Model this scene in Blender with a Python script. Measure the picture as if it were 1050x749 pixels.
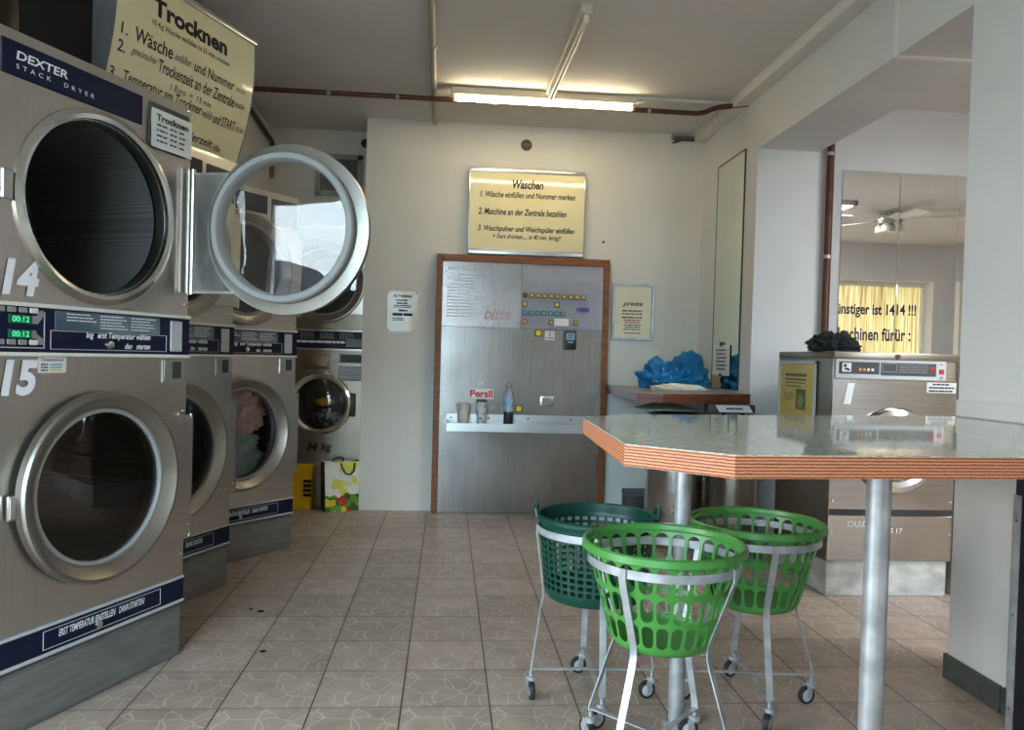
import bpy, bmesh, math, random
from mathutils import Vector, Matrix, noise as mnoise
random.seed(7)
PI = math.pi
for o in list(bpy.data.objects): bpy.data.objects.remove(o)
SC = bpy.context.scene
COL = SC.collection

# ------------------------------------------------------------------ camera
F, YAW, PITCH, ROLL = 782.64, 0.0847, -0.02103, 0.02796
CAM = Vector((0.726, -2.574, 1.191))
def cam_axes():
    cy, sy, cp, sp, cr, sr = math.cos(YAW), math.sin(YAW), math.cos(PITCH), math.sin(PITCH), math.cos(ROLL), math.sin(ROLL)
    fwd = Vector((sy*cp, cy*cp, sp)); right = Vector((cy, -sy, 0)); up = right.cross(fwd)
    return cr*right + sr*up, -sr*right + cr*up, fwd
R_, U_, F_ = cam_axes()
cd = bpy.data.cameras.new('camera'); cam = bpy.data.objects.new('camera', cd); COL.objects.link(cam)
cam.matrix_world = Matrix(((R_.x, U_.x, -F_.x, CAM.x), (R_.y, U_.y, -F_.y, CAM.y), (R_.z, U_.z, -F_.z, CAM.z), (0, 0, 0, 1)))
cd.sensor_width = 36; cd.lens = 36*F/1050; cd.shift_y = 8.75/1050; cd.clip_start = .05
SC.camera = cam

# ------------------------------------------------------------------ light
SKY = 5.2
w = bpy.data.worlds.new('world'); SC.world = w; w.use_nodes = True
nt = w.node_tree; bg = nt.nodes['Background']
tc = nt.nodes.new('ShaderNodeTexCoord'); nz = nt.nodes.new('ShaderNodeTexNoise'); rp = nt.nodes.new('ShaderNodeValToRGB')
nz.inputs['Scale'].default_value = 2.2; nz.inputs['Detail'].default_value = 4
rp.color_ramp.elements[0].position = .42; rp.color_ramp.elements[0].color = (.52, .82, 1, 1)
rp.color_ramp.elements[1].position = .62; rp.color_ramp.elements[1].color = (1, .985, .965, 1)
nt.links.new(tc.outputs['Generated'], nz.inputs['Vector']); nt.links.new(nz.outputs['Fac'], rp.inputs['Fac'])
nt.links.new(rp.outputs['Color'], bg.inputs['Color']); bg.inputs['Strength'].default_value = SKY
def portal(name, loc, rot, sx, sy):
    l = bpy.data.lights.new(name, 'AREA'); l.shape = 'RECTANGLE'; l.size = sx; l.size_y = sy; l.cycles.is_portal = True
    o = bpy.data.objects.new(name, l); o.location = loc; o.rotation_euler = rot; COL.objects.link(o)
TUBE_E = 13.0
SC.view_settings.view_transform = 'Standard'; SC.view_settings.look = 'None'
SC.view_settings.exposure = 1.9; SC.view_settings.gamma = 1; SC.view_settings.use_curve_mapping = False
SC.cycles.max_bounces = 14; SC.cycles.diffuse_bounces = 8; SC.cycles.glossy_bounces = 6; SC.cycles.transparent_max_bounces = 16
SC.cycles.caustics_reflective = False; SC.cycles.caustics_refractive = False
SC.cycles.sample_clamp_indirect = 6; SC.cycles.use_denoising = True

# ------------------------------------------------------------------ helpers
def srgb(r, g, b):
    f = lambda c: (c/255/12.92 if c/255 <= .04045 else ((c/255+.055)/1.055)**2.4)
    return (f(r), f(g), f(b), 1)
class M:
    """small node-material wrapper"""
    def __init__(s, name, col, rough=.5, metal=0., **k):
        s.m = bpy.data.materials.new(name); s.m.use_nodes = True; s.t = s.m.node_tree
        s.b = s.t.nodes['Principled BSDF']; s.b.inputs['Base Color'].default_value = col
        s.b.inputs['Roughness'].default_value = rough; s.b.inputs['Metallic'].default_value = metal
        for a, v in k.items(): s.b.inputs[a.replace('_', ' ')].default_value = v
    def n(s, kind, **k):
        nd = s.t.nodes.new('ShaderNode'+kind)
        for a, v in k.items():
            if a in nd.inputs: nd.inputs[a].default_value = v
            else: setattr(nd, a, v)
        return nd
    def l(s, a, b): s.t.links.new(a, b)
    def coord(s, scale=(1, 1, 1), kind='Object', rot=(0, 0, 0)):
        c = s.n('TexCoord'); mp = s.n('Mapping'); mp.inputs['Scale'].default_value = scale; mp.inputs['Rotation'].default_value = rot
        s.l(c.outputs[kind], mp.inputs['Vector']); return mp.outputs['Vector']
    def ramp(s, fac, els):
        r = s.n('ValToRGB'); e = r.color_ramp.elements
        while len(e) < len(els): e.new(.5)
        for x, (p, c) in zip(e, els): x.position = p; x.color = c
        s.l(fac, r.inputs['Fac']); return r.outputs['Color']
    def bump(s, h, strength=.2, dist=.01):
        b = s.n('Bump'); b.inputs['Strength'].default_value = strength; b.inputs['Distance'].default_value = dist
        s.l(h, b.inputs['Height']); s.l(b.outputs['Normal'], s.b.inputs['Normal']); return b
def noisy(name, c1, c2, rough=.6, metal=0., scale=(6, 6, 6), detail=4, bump=0., bdist=.004, lo=.35, hi=.65, **k):
    m = M(name, c1, rough, metal, **k); v = m.coord(scale)
    t = m.n('TexNoise', Detail=detail, Scale=1.); m.l(v, t.inputs['Vector'])
    m.l(m.ramp(t.outputs['Fac'], [(lo, c1), (hi, c2)]), m.b.inputs['Base Color'])
    if bump: m.bump(t.outputs['Fac'], bump, bdist)
    return m
def brushed(name, c1, c2, rough=.32, scale=(3, 3, 160), metal=1., aniso=0., wob=0.):
    m = M(name, c1, rough, metal); v = m.coord(scale)
    t = m.n('TexNoise', Detail=3, Scale=1.); m.l(v, t.inputs['Vector'])
    v2 = m.coord((3, 3, 3)); t2 = m.n('TexNoise', Detail=2, Scale=1.); m.l(v2, t2.inputs['Vector'])
    mx = m.n('Mix'); mx.data_type = 'FLOAT'; mx.inputs[0].default_value = .5
    m.l(t.outputs['Fac'], mx.inputs[2]); m.l(t2.outputs['Fac'], mx.inputs[3])
    m.l(m.ramp(mx.outputs[0], [(.36, c1), (.64, c2)]), m.b.inputs['Base Color'])
    mr = m.n('MapRange'); mr.inputs['To Min'].default_value = rough*.8; mr.inputs['To Max'].default_value = rough*1.25
    m.l(t2.outputs['Fac'], mr.inputs['Value']); m.l(mr.outputs['Result'], m.b.inputs['Roughness'])
    if wob: m.bump(t2.outputs['Fac'], wob, .02)
    return m
def glassy(name, tint, fac, rough=.0):
    m = bpy.data.materials.new(name); m.use_nodes = True; t = m.node_tree; t.nodes.clear()
    o = t.nodes.new('ShaderNodeOutputMaterial'); mx = t.nodes.new('ShaderNodeMixShader'); a = t.nodes.new('ShaderNodeBsdfTransparent'); g = t.nodes.new('ShaderNodeBsdfGlossy')
    a.inputs['Color'].default_value = tint; g.inputs['Roughness'].default_value = rough; g.inputs['Color'].default_value = (1, 1, 1, 1)
    fr = t.nodes.new('ShaderNodeFresnel'); fr.inputs['IOR'].default_value = 1.5
    ad = t.nodes.new('ShaderNodeMath'); ad.operation = 'ADD'; ad.use_clamp = True; ad.inputs[1].default_value = fac
    t.links.new(fr.outputs['Fac'], ad.inputs[0]); t.links.new(ad.outputs[0], mx.inputs['Fac'])
    t.links.new(a.outputs[0], mx.inputs[1]); t.links.new(g.outputs[0], mx.inputs[2]); t.links.new(mx.outputs[0], o.inputs['Surface'])
    class X: pass
    x = X(); x.m = m; return x

class MB:
    def __init__(s): s.b = bmesh.new()
    def box(s, x0, x1, y0, y1, z0, z1, bev=0., seg=2, mat=None):
        t = bmesh.new(); bmesh.ops.create_cube(t, size=1)
        for v in t.verts: v.co = Vector(((x0+x1)/2+v.co.x*(x1-x0), (y0+y1)/2+v.co.y*(y1-y0), (z0+z1)/2+v.co.z*(z1-z0)))
        if bev: bmesh.ops.bevel(t, geom=t.edges[:], offset=bev, segments=seg, affect='EDGES', profile=.5)
        return s.add(t, mat)
    def add(s, t, mat=None):
        if mat is not None: bmesh.ops.transform(t, matrix=mat, verts=t.verts)
        me = bpy.data.meshes.new('tmp'); t.to_mesh(me); t.free(); s.b.from_mesh(me); bpy.data.meshes.remove(me); return s
    def faces(s, vs, fs):
        V = [s.b.verts.new(v) for v in vs]
        for f in fs:
            try: s.b.faces.new([V[i] for i in f])
            except ValueError: pass
        return s
    def lathe(s, prof, c=(0, 0, 0), axis='Y', n=64, a0=0., a1=2*PI, closed=False):
        full = abs(a1-a0-2*PI) < 1e-6; k = n if full else n+1; rows = []
        for i in range(k):
            a = a0+(a1-a0)*i/n; ca, sa = math.cos(a), math.sin(a); row = []
            for r, h in prof:
                if axis == 'Y': p = (r*ca, h, r*sa)
                elif axis == 'Z': p = (r*ca, r*sa, h)
                else: p = (h, r*ca, r*sa)
                row.append(s.b.verts.new(Vector(c)+Vector(p)))
            rows.append(row)
        m = len(prof)
        for i in range(n):
            A, B = rows[i], rows[(i+1) % k]
            for j in range(m if closed else m-1):
                j2 = (j+1) % m
                try: s.b.faces.new((A[j], A[j2], B[j2], B[j]))
                except ValueError: pass
        bmesh.ops.remove_doubles(s.b, verts=s.b.verts[:], dist=1e-6)
        return s
    def tube(s, pts, r, n=10, cap=True):
        pts = [Vector(p) for p in pts]; prev = None; rings = []
        for i, p in enumerate(pts):
            d = (pts[min(i+1, len(pts)-1)]-pts[max(i-1, 0)]).normalized()
            if prev is None:
                u = d.orthogonal().normalized()
            else:
                u = (prev-d*prev.dot(d)).normalized()
            prev = u; v = d.cross(u)
            rr = r[i] if isinstance(r, (list, tuple)) else r
            rings.append([s.b.verts.new(p+rr*(math.cos(2*PI*k/n)*u+math.sin(2*PI*k/n)*v)) for k in range(n)])
        for A, B in zip(rings, rings[1:]):
            for k in range(n): s.b.faces.new((A[k], A[(k+1) % n], B[(k+1) % n], B[k]))
        if cap:
            s.b.faces.new(rings[0][::-1]); s.b.faces.new(rings[-1])
        return s
    def strap(s, pts, wid, th, sides):
        """flat bar: pts with a per-point width direction"""
        rings = []
        for i, (p, sd) in enumerate(zip(pts, sides)):
            p = Vector(p); d = (Vector(pts[min(i+1, len(pts)-1)])-Vector(pts[max(i-1, 0)])).normalized()
            sd = Vector(sd); sd = (sd-d*sd.dot(d)).normalized(); nn = d.cross(sd)
            rings.append([s.b.verts.new(p+a*sd*wid/2+b*nn*th/2) for a, b in ((-1, -1), (1, -1), (1, 1), (-1, 1))])
        for A, B in zip(rings, rings[1:]):
            for k in range(4): s.b.faces.new((A[k], A[(k+1) % 4], B[(k+1) % 4], B[k]))
        s.b.faces.new(rings[0][::-1]); s.b.faces.new(rings[-1]); return s
    def prism(s, poly, z0, z1):
        n = len(poly); return s.faces([(x, y, z0) for x, y in poly]+[(x, y, z1) for x, y in poly],
            [tuple(range(n))[::-1], tuple(range(n, 2*n))]+[(i, (i+1) % n, n+(i+1) % n, n+i) for i in range(n)])
    def hole_plate(s, x0, x1, z0, z1, cx, cz, r, y=0., lip=.04, n=64):
        cor = [math.atan2(z-cz, x-cx) % (2*PI) for x in (x0, x1) for z in (z0, z1)]
        an = sorted(set([2*PI*i/n for i in range(n)]+cor)); I, O, L = [], [], []
        for a in an:
            c, q = math.cos(a), math.sin(a); t = 1e9
            if c > 1e-9: t = min(t, (x1-cx)/c)
            if c < -1e-9: t = min(t, (x0-cx)/c)
            if q > 1e-9: t = min(t, (z1-cz)/q)
            if q < -1e-9: t = min(t, (z0-cz)/q)
            I.append(s.b.verts.new((cx+r*c, y, cz+r*q))); O.append(s.b.verts.new((cx+t*c, y, cz+t*q))); L.append(s.b.verts.new((cx+r*c, y+lip, cz+r*q)))
        k = len(an)
        for i in range(k):
            j = (i+1) % k
            s.b.faces.new((I[i], O[i], O[j], I[j])); s.b.faces.new((L[i], I[i], I[j], L[j]))
        return s
    def mesh(s, name, smooth=35):
        bmesh.ops.recalc_face_normals(s.b, faces=s.b.faces[:])
        if smooth:
            for f in s.b.faces: f.smooth = True
            for e in s.b.edges:
                if len(e.link_faces) == 2 and e.calc_face_angle(0) > math.radians(smooth): e.smooth = False
        me = bpy.data.meshes.new(name); s.b.to_mesh(me); s.b.free(); return me
    def obj(s, name, m, parent=None, smooth=35, loc=None):
        return put(name, s.mesh(name, smooth), m, parent, loc)
def put(name, me, m, parent=None, loc=None):
    if m is not None and not me.materials: me.materials.append(m.m)
    o = bpy.data.objects.new(name, me); COL.objects.link(o)
    if parent: o.parent = parent
    if loc: o.location = loc
    return o
def tag(o, label, cat, group=None, kind=None):
    o['label'] = label; o['category'] = cat
    if group: o['group'] = group
    if kind: o['kind'] = kind
    return o
def struct(o): o['kind'] = 'structure'; return o
def empty(name, label, cat, loc=(0, 0, 0), rz=0., group=None):
    o = bpy.data.objects.new(name, None); COL.objects.link(o); o.location = loc; o.rotation_euler = (0, 0, rz); o.empty_display_size = .1
    return tag(o, label, cat, group)
def copy_tree(o, parent=None):
    c = o.copy(); COL.objects.link(c)
    if parent: c.parent = parent
    for ch in list(o.children): copy_tree(ch, c)
    return c
TC = {}
def text_me(s, shear=0., bold=0., sp=1.):
    k = (s, shear, bold, sp)
    if k not in TC:
        cu = bpy.data.curves.new('t', 'FONT'); cu.body = s; cu.shear = shear; cu.offset = bold; cu.resolution_u = 3; cu.space_character = sp
        ob = bpy.data.objects.new('t', cu); COL.objects.link(ob); dg = bpy.context.evaluated_depsgraph_get()
        me = bpy.data.meshes.new_from_object(ob.evaluated_get(dg)); bpy.data.objects.remove(ob)
        vs = [(v.co.x, v.co.y) for v in me.vertices]; fs = [tuple(p.vertices) for p in me.polygons]; bpy.data.meshes.remove(me)
        xs = [v[0] for v in vs]; ys = [v[1] for v in vs]
        TC[k] = (vs, fs, min(xs), max(xs), min(ys), max(ys))
    return TC[k]
def text(mb, s, x0, x1, z0, z1, y=0., shear=0., bold=0., f=None, sp=1., xf=None):
    """lettering in the XZ plane facing -Y, fitted into the box x0..x1, z0..z1; f(x,z)->(x,y,z) bends it"""
    vs, fs, a, b, c, d = text_me(s, shear, bold, sp)
    P = []
    for u, v in vs:
        X = x0+(u-a)/(b-a)*(x1-x0); Z = z0+(v-c)/(d-c)*(z1-z0)
        P.append(f(X, Z) if f else (X, y, Z))
    mb.faces(P, fs); return mb
def dashes(mb, x0, x1, z, h, y=0., f=None, seed=0, gap=.3):
    """a line too small to read in the photo: short strokes"""
    rd = random.Random(seed); x = x0
    while x < x1-h:
        wd = min(h*rd.uniform(1.2, 4.5), x1-x)
        q = [(x, z), (x+wd, z), (x+wd, z+h), (x, z+h)]
        mb.faces([f(*p) if f else (p[0], y, p[1]) for p in q], [(0, 1, 2, 3)]); x += wd+h*gap*2
    return mb

# ------------------------------------------------------------------ materials
white_wall = noisy('painted_wall', srgb(228, 225, 218), srgb(219, 215, 207), .8, scale=(1.2, 1.2, 1.2), detail=6, bump=.06, bdist=.01)
room_wall = noisy('cool_wall', srgb(218, 218, 218), srgb(208, 208, 209), .8, scale=(1.2, 1.2, 1.2), detail=6, bump=.05, bdist=.01)
ceil_m = noisy('ceiling_paint', srgb(226, 222, 218), srgb(217, 213, 209), .9, scale=(.8, .8, .8), detail=8, bump=.15, bdist=.02)
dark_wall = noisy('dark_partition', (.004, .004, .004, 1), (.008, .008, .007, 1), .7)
white_paint = M('white_paint', srgb(228, 226, 220), .45)
paper = M('paper', srgb(232, 232, 230), .6)
cream_paper = noisy('cream_paper', srgb(240, 232, 204), srgb(232, 222, 190), .5, scale=(4, 4, 4))
ink = M('ink', (.012, .012, .014, 1), .6)
grey_ink = M('grey_ink', (.12, .12, .12, 1), .6)
red_ink = M('red_ink', srgb(170, 40, 36), .6)
blue_ink = M('blue_ink', srgb(30, 42, 100), .6)
white_ink = M('white_lettering', srgb(240, 242, 248), .5)
steel = brushed('brushed_steel', srgb(196, 192, 186), srgb(208, 204, 199), .30, scale=(160, 3, 3))
steel_b = brushed('board_steel', srgb(150, 146, 144), srgb(170, 166, 164), .22, scale=(120, 3, 3), wob=.02)
polish = M('polished_rim', srgb(205, 203, 198), .2, 1.)
galv = noisy('galvanised', srgb(160, 163, 166), srgb(196, 199, 204), .42, .5, scale=(14, 14, 14))
plinth_m = noisy('plinth_metal', srgb(128, 128, 130), srgb(146, 146, 147), .5, .6, scale=(5, 5, 40))
navy = M('navy_panel', srgb(9, 20, 50), .42, Specular_IOR_Level=.3)
rubber = M('grey_rubber', srgb(150, 150, 148), .55)
black = M('black_plastic', (.012, .012, .013, 1), .4)
darkgrey = M('dark_grey', (.05, .05, .052, 1), .5)
midgrey = M('mid_grey', srgb(140, 142, 144), .5)
lightgrey = M('light_grey', srgb(190, 192, 196), .45)
chrome = M('chrome', srgb(215, 215, 215), .12, 1.)
alu = brushed('aluminium', srgb(196, 198, 200), srgb(214, 215, 216), .3, scale=(3, 60, 60))
door_glass = glassy('door_glass', (.93, .95, .96, 1), .012)
dark_glass = glassy('dark_door_glass', (.80, .84, .85, 1), .02)
pane_glass = glassy('pane_glass', (.97, .98, .98, 1), .02)
mirror_m = M('mirror', srgb(232, 236, 234), .0, 1.)
mirror_g = M('old_mirror', srgb(238, 242, 226), .04, 1.)
copper = noisy('copper_pipe', srgb(104, 62, 40), srgb(80, 48, 34), .45, .3, scale=(8, 8, 8))
wood = noisy('brown_wood', srgb(142, 84, 38), srgb(112, 62, 26), .5, scale=(6, 6, 60), detail=5)
shelf_wood = noisy('shelf_wood', srgb(120, 62, 40), srgb(92, 44, 28), .45, scale=(3, 40, 60), detail=5)
green = M('light_green_plastic', srgb(76, 146, 68), .34, Subsurface_Weight=.0)
dgreen = M('dark_green_plastic', srgb(5, 62, 50), .38)
drum_m = M('drum', srgb(110, 112, 112), .5, .0)
_v = drum_m.coord((62, 62, 62)); _t = drum_m.n('TexVoronoi', Randomness=0.); drum_m.l(_v, _t.inputs['Vector'])
drum_m.l(drum_m.ramp(_t.outputs['Distance'], [(.34, (.006, .006, .006, 1)), (.40, srgb(98, 100, 101))]), drum_m.b.inputs['Base Color'])

# floor: 30 cm tiles with the same embossed crazy-paving drawing on each
floor_m = M('floor_tiles', srgb(150, 138, 124), .42)
def _floor():
    m = floor_m; c = m.n('TexCoord'); sep = m.n('SeparateXYZ'); m.l(c.outputs['Object'], sep.inputs[0])
    fx = []; dist = []; cell = []
    for ax in ('X', 'Y'):
        d = m.n('Math', operation='DIVIDE'); d.inputs[1].default_value = .3; m.l(sep.outputs[ax], d.inputs[0])
        fr = m.n('Math', operation='FRACT'); m.l(d.outputs[0], fr.inputs[0]); fx.append(fr.outputs[0])
        fl = m.n('Math', operation='FLOOR'); m.l(d.outputs[0], fl.inputs[0]); cell.append(fl.outputs[0])
        s = m.n('Math', operation='SUBTRACT'); s.inputs[1].default_value = .5; m.l(fr.outputs[0], s.inputs[0])
        a = m.n('Math', operation='ABSOLUTE'); m.l(s.outputs[0], a.inputs[0]); dist.append(a.outputs[0])
    mx = m.n('Math', operation='MAXIMUM'); m.l(dist[0], mx.inputs[0]); m.l(dist[1], mx.inputs[1])
    gx = m.n('Math', operation='GREATER_THAN'); gx.inputs[1].default_value = .4915; m.l(dist[0], gx.inputs[0])
    gy = m.n('Math', operation='GREATER_THAN'); gy.inputs[1].default_value = .4925; m.l(dist[1], gy.inputs[0])
    cb = m.n('CombineXYZ'); m.l(fx[0], cb.inputs[0]); m.l(fx[1], cb.inputs[1])
    pw = m.n('TexNoise', Scale=2.5, Detail=1.); m.l(cb.outputs[0], pw.inputs['Vector'])
    av = m.n('VectorMath', operation='SCALE'); av.inputs['Scale'].default_value = .25; m.l(pw.outputs['Color'], av.inputs[0])
    ad = m.n('VectorMath', operation='ADD'); m.l(cb.outputs[0], ad.inputs[0]); m.l(av.outputs[0], ad.inputs[1])
    vo = m.n('TexVoronoi', feature='DISTANCE_TO_EDGE', Scale=3.1); m.l(ad.outputs[0], vo.inputs['Vector'])
    line = m.ramp(vo.outputs['Distance'], [(.0, (1, 1, 1, 1)), (.035, (0, 0, 0, 1))])
    cc = m.n('CombineXYZ'); m.l(cell[0], cc.inputs[0]); m.l(cell[1], cc.inputs[1])
    wn = m.n('TexWhiteNoise'); wn.noise_dimensions = '3D'; m.l(cc.outputs[0], wn.inputs['Vector'])
    nz = m.n('TexNoise', Scale=9., Detail=6.); m.l(c.outputs['Object'], nz.inputs['Vector'])
    base = m.ramp(nz.outputs['Fac'], [(.3, srgb(176, 159, 148)), (.7, srgb(202, 185, 174))])
    tint = m.ramp(wn.outputs['Value'], [(0, srgb(222, 220, 214)), (1, srgb(255, 252, 250))])
    mul = m.n('Mix'); mul.data_type = 'RGBA'; mul.blend_type = 'MULTIPLY'; mul.inputs[0].default_value = 1
    m.l(base, mul.inputs[6]); m.l(tint, mul.inputs[7])
    ml = m.n('Mix'); ml.data_type = 'RGBA'; ml.inputs[7].default_value = srgb(226, 214, 202); m.l(mul.outputs[2], ml.inputs[6])
    lf = m.n('Math', operation='MULTIPLY'); lf.inputs[1].default_value = .6; m.l(line, lf.inputs[0]); m.l(lf.outputs[0], ml.inputs[0])
    g1 = m.n('Mix'); g1.data_type = 'RGBA'; g1.inputs[7].default_value = srgb(96, 87, 78); m.l(ml.outputs[2], g1.inputs[6]); m.l(gy.outputs[0], g1.inputs[0])
    g2 = m.n('Mix'); g2.data_type = 'RGBA'; g2.inputs[7].default_value = srgb(58, 52, 47); m.l(g1.outputs[2], g2.inputs[6]); m.l(gx.outputs[0], g2.inputs[0])
    m.l(g2.outputs[2], m.b.inputs['Base Color'])
    sb = m.n('Math', operation='SUBTRACT'); m.l(line, sb.inputs[0]); m.l(gx.outputs[0], sb.inputs[1])
    m.bump(sb.outputs[0], .25, .003)
_floor()

# plywood edge: glued layers
ply = M('plywood_edge', srgb(190, 120, 75), .55)
_v = ply.coord((3, 3, 1)); _n = ply.n('TexNoise', Scale=6., Detail=5.); ply.l(_v, _n.inputs['Vector'])
_w = ply.n('TexWave', Scale=48., Distortion=1.6); _w.bands_direction = 'Z'; _w.inputs['Detail'].default_value = 3; _w.inputs['Detail Scale'].default_value = 3.
ply.l(ply.coord((1, 1, 1)), _w.inputs['Vector'])
ply.l(ply.ramp(_w.outputs['Fac'], [(.15, srgb(140, 70, 44)), (.45, srgb(202, 124, 84)), (.9, srgb(226, 160, 120))]), ply.b.inputs['Base Color'])
# counter laminate
lam = M('counter_laminate', srgb(150, 158, 148), .05, IOR=1.42)
_v = lam.coord((60, 220, 60), rot=(0, 0, .4)); _n = lam.n('TexNoise', Scale=1., Detail=6.); lam.l(_v, _n.inputs['Vector'])
lam.l(lam.ramp(_n.outputs['Fac'], [(.38, srgb(160, 167, 158)), (.62, srgb(222, 226, 216))]), lam.b.inputs['Base Color'])

# ------------------------------------------------------------------ setting
CZ = 2.965; YB = 3.28; XR = 2.68; YF = -4.0; YM = 2.45; YRF = -3.0
def wall(name, m, *boxes):
    b = MB()
    for q in boxes: b.box(*q)
    return struct(b.obj(name, m, smooth=0))
wall('floor', floor_m, (-3.8, 9, YF-.1, 4.4, -.12, 0))
wall('ceiling', ceil_m, (-3.8, 9, YF-.1, 4.4, CZ, CZ+.12))
wall('wall_back', white_wall, (.078, 3.3, YB, YB+.1, 0, CZ))
wall('wall_recess', white_wall, (-.72, .3, 3.66, 4.3, 2.2, CZ), (-.85, .5, 4.3, 4.4, 0, CZ), (-.85, -.72, 2.75, 4.3, 0, CZ), (.3, .4, YB+.1, 4.3, 0, CZ))
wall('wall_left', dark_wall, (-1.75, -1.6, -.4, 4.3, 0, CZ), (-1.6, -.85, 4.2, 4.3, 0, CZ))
wall('wall_return', white_wall, (-3.8, -1.6, -.5, -.35, 0, CZ))
# right wall with the wide opening and its lintel
neutral_wall = noisy('neutral_wall', srgb(223, 223, 222), srgb(214, 214, 213), .8, scale=(1.2, 1.2, 1.2), detail=6, bump=.06, bdist=.01)
wall('wall_right', neutral_wall, (XR, 3.09, 2.22, YB, 0, CZ), (XR, 3.09, .195, 2.22, 2.58, CZ), (XR, 3.09, YF, .195, 0, CZ))
wall('wall_far', room_wall, (3.09, 9, YM, YM+.12, 0, CZ))
wall('wall_side', room_wall, (8.8, 8.95, YRF, YM, 0, CZ))
# fronts with windows, behind the camera
def framed(name, x0, x1, z0, z1, y, nv, m=white_paint):
    b = MB(); t = .06
    b.box(x0, x1, y-.04, y+.04, z0, z0+t); b.box(x0, x1, y-.04, y+.04, z1-t, z1)
    for i in range(nv+1):
        x = x0+(x1-x0-t)*i/nv; b.box(x, x+t, y-.035, y+.035, z0+t, z1-t)
    o = struct(b.obj(name, m, smooth=0)); return o
wall('wall_front', white_wall, (-3.8, -3.5, YF-.1, YF, 0, CZ), (.35, XR, YF-.1, YF, 0, CZ), (-3.5, .35, YF-.1, YF, 0, .25), (-3.5, .35, YF-.1, YF, 2.75, CZ))
w1 = framed('window_1', -3.5, .35, .25, 2.75, YF-.05, 3)
MB().box(-3.44, .29, YF-.055, YF-.05, .31, 2.69).obj('pane', pane_glass, w1, 0)
wall('wall_front_left', white_wall, (-3.8, -3.6, YF, -.5, 0, .3), (-3.8, -3.6, YF, -.5, 2.75, CZ), (-3.8, -3.6, YF, -3.85, .3, 2.75), (-3.8, -3.6, -.75, -.5, .3, 2.75))
w2 = MB()
for (y0, y1) in ((-3.85, -3.79), (-2.3, -2.24), (-.81, -.75)): w2.box(-3.72, -3.65, y0, y1, .3, 2.75)
w2.box(-3.72, -3.65, -3.79, -.81, .3, .36); w2.box(-3.72, -3.65, -3.79, -.81, 2.69, 2.75)
w2 = struct(w2.obj('window_2', white_paint, smooth=0))
MB().box(-3.69, -3.685, -3.79, -.81, .36, 2.69).obj('pane', pane_glass, w2, 0)
# front of the right-hand room with the blinded window that the mirror shows
WX0, WX1, WZ0, WZ1 = 5.9, 7.5, .95, 2.44
wall('wall_front_right', room_wall, (3.09, 3.2, YRF-.3, YRF, 0, CZ), (4.7, WX0, YRF-.3, YRF, 0, CZ), (3.2, 4.7, YRF-.3, YRF, 0, .3), (3.2, 4.7, YRF-.3, YRF, 2.7, CZ), (WX1+.0, 9, YRF-.3, YRF, 0, CZ), (WX0, WX1, YRF-.3, YRF, 0, WZ0), (WX0, WX1, YRF-.3, YRF, WZ1, CZ))
w5 = framed('fill_window', 3.2, 4.7, .3, 2.7, YRF-.2, 2)  # unseen window, added to brighten the side room
MB().box(3.26, 4.64, YRF-.205, YRF-.2, .36, 2.64).obj('pane', pane_glass, w5, 0)
w3 = framed('window_3', WX0, WX1, WZ0, WZ1, YRF-.2, 1)
film = M('window_film', srgb(240, 222, 180), .7)
film.t.nodes.remove(film.b)
_tr = film.n('BsdfTranslucent'); _df = film.n('BsdfDiffuse'); _mx = film.n('MixShader'); _mx.inputs[0].default_value = .25
_v = film.coord((45, 1, 1.2)); _n = film.n('TexNoise', Scale=1., Detail=4.); film.l(_v, _n.inputs['Vector'])
_c = film.ramp(_n.outputs['Fac'], [(.35, srgb(168, 146, 112)), (.5, srgb(192, 176, 142)), (.65, srgb(206, 196, 174))])
film.l(_c, _tr.inputs['Color']); film.l(_c, _df.inputs['Color']); film.l(_tr.outputs[0], _mx.inputs[1]); film.l(_df.outputs[0], _mx.inputs[2])
film.l(_mx.outputs[0], film.t.nodes['Material Output'].inputs['Surface'])
MB().box(WX0+.06, WX1-.06, YRF-.205, YRF-.2, WZ0+.06, WZ1-.06).obj('pane', film, w3, 0)
b = MB()
text(b, 'günstiger ist 14 !!!', 6.24, 7.37, 1.91, 2.12, YRF-.19, bold=.028); b.obj('lettering', blue_ink, w3, 0); b = MB()
text(b, 'Maschinen für :', 6.26, 7.3, 1.58, 1.77, YRF-.19, bold=.028)
b.obj('lettering', blue_ink, w3, 0)
portal('portal_front', (-1.575, YF-.02, 1.5), (PI/2, 0, 0), 3.8, 2.45)
portal('portal_side', (3.95, YRF-.02, 1.5), (PI/2, 0, 0), 1.5, 2.4)
portal('portal_left', (-3.62, -2.3, 1.52), (PI/2, 0, -PI/2), 3.0, 2.4)
# outside, for what the glass and mirrors catch
wall('ground', noisy('street', srgb(120, 120, 118), srgb(135, 134, 130), .9), (-90, 60, -90, YF-.1, -.25, -.13), (-90, -3.8, YF-.1, 30, -.25, -.13), (8.95, 60, YF-.1, 30, -.25, -.13))

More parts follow.
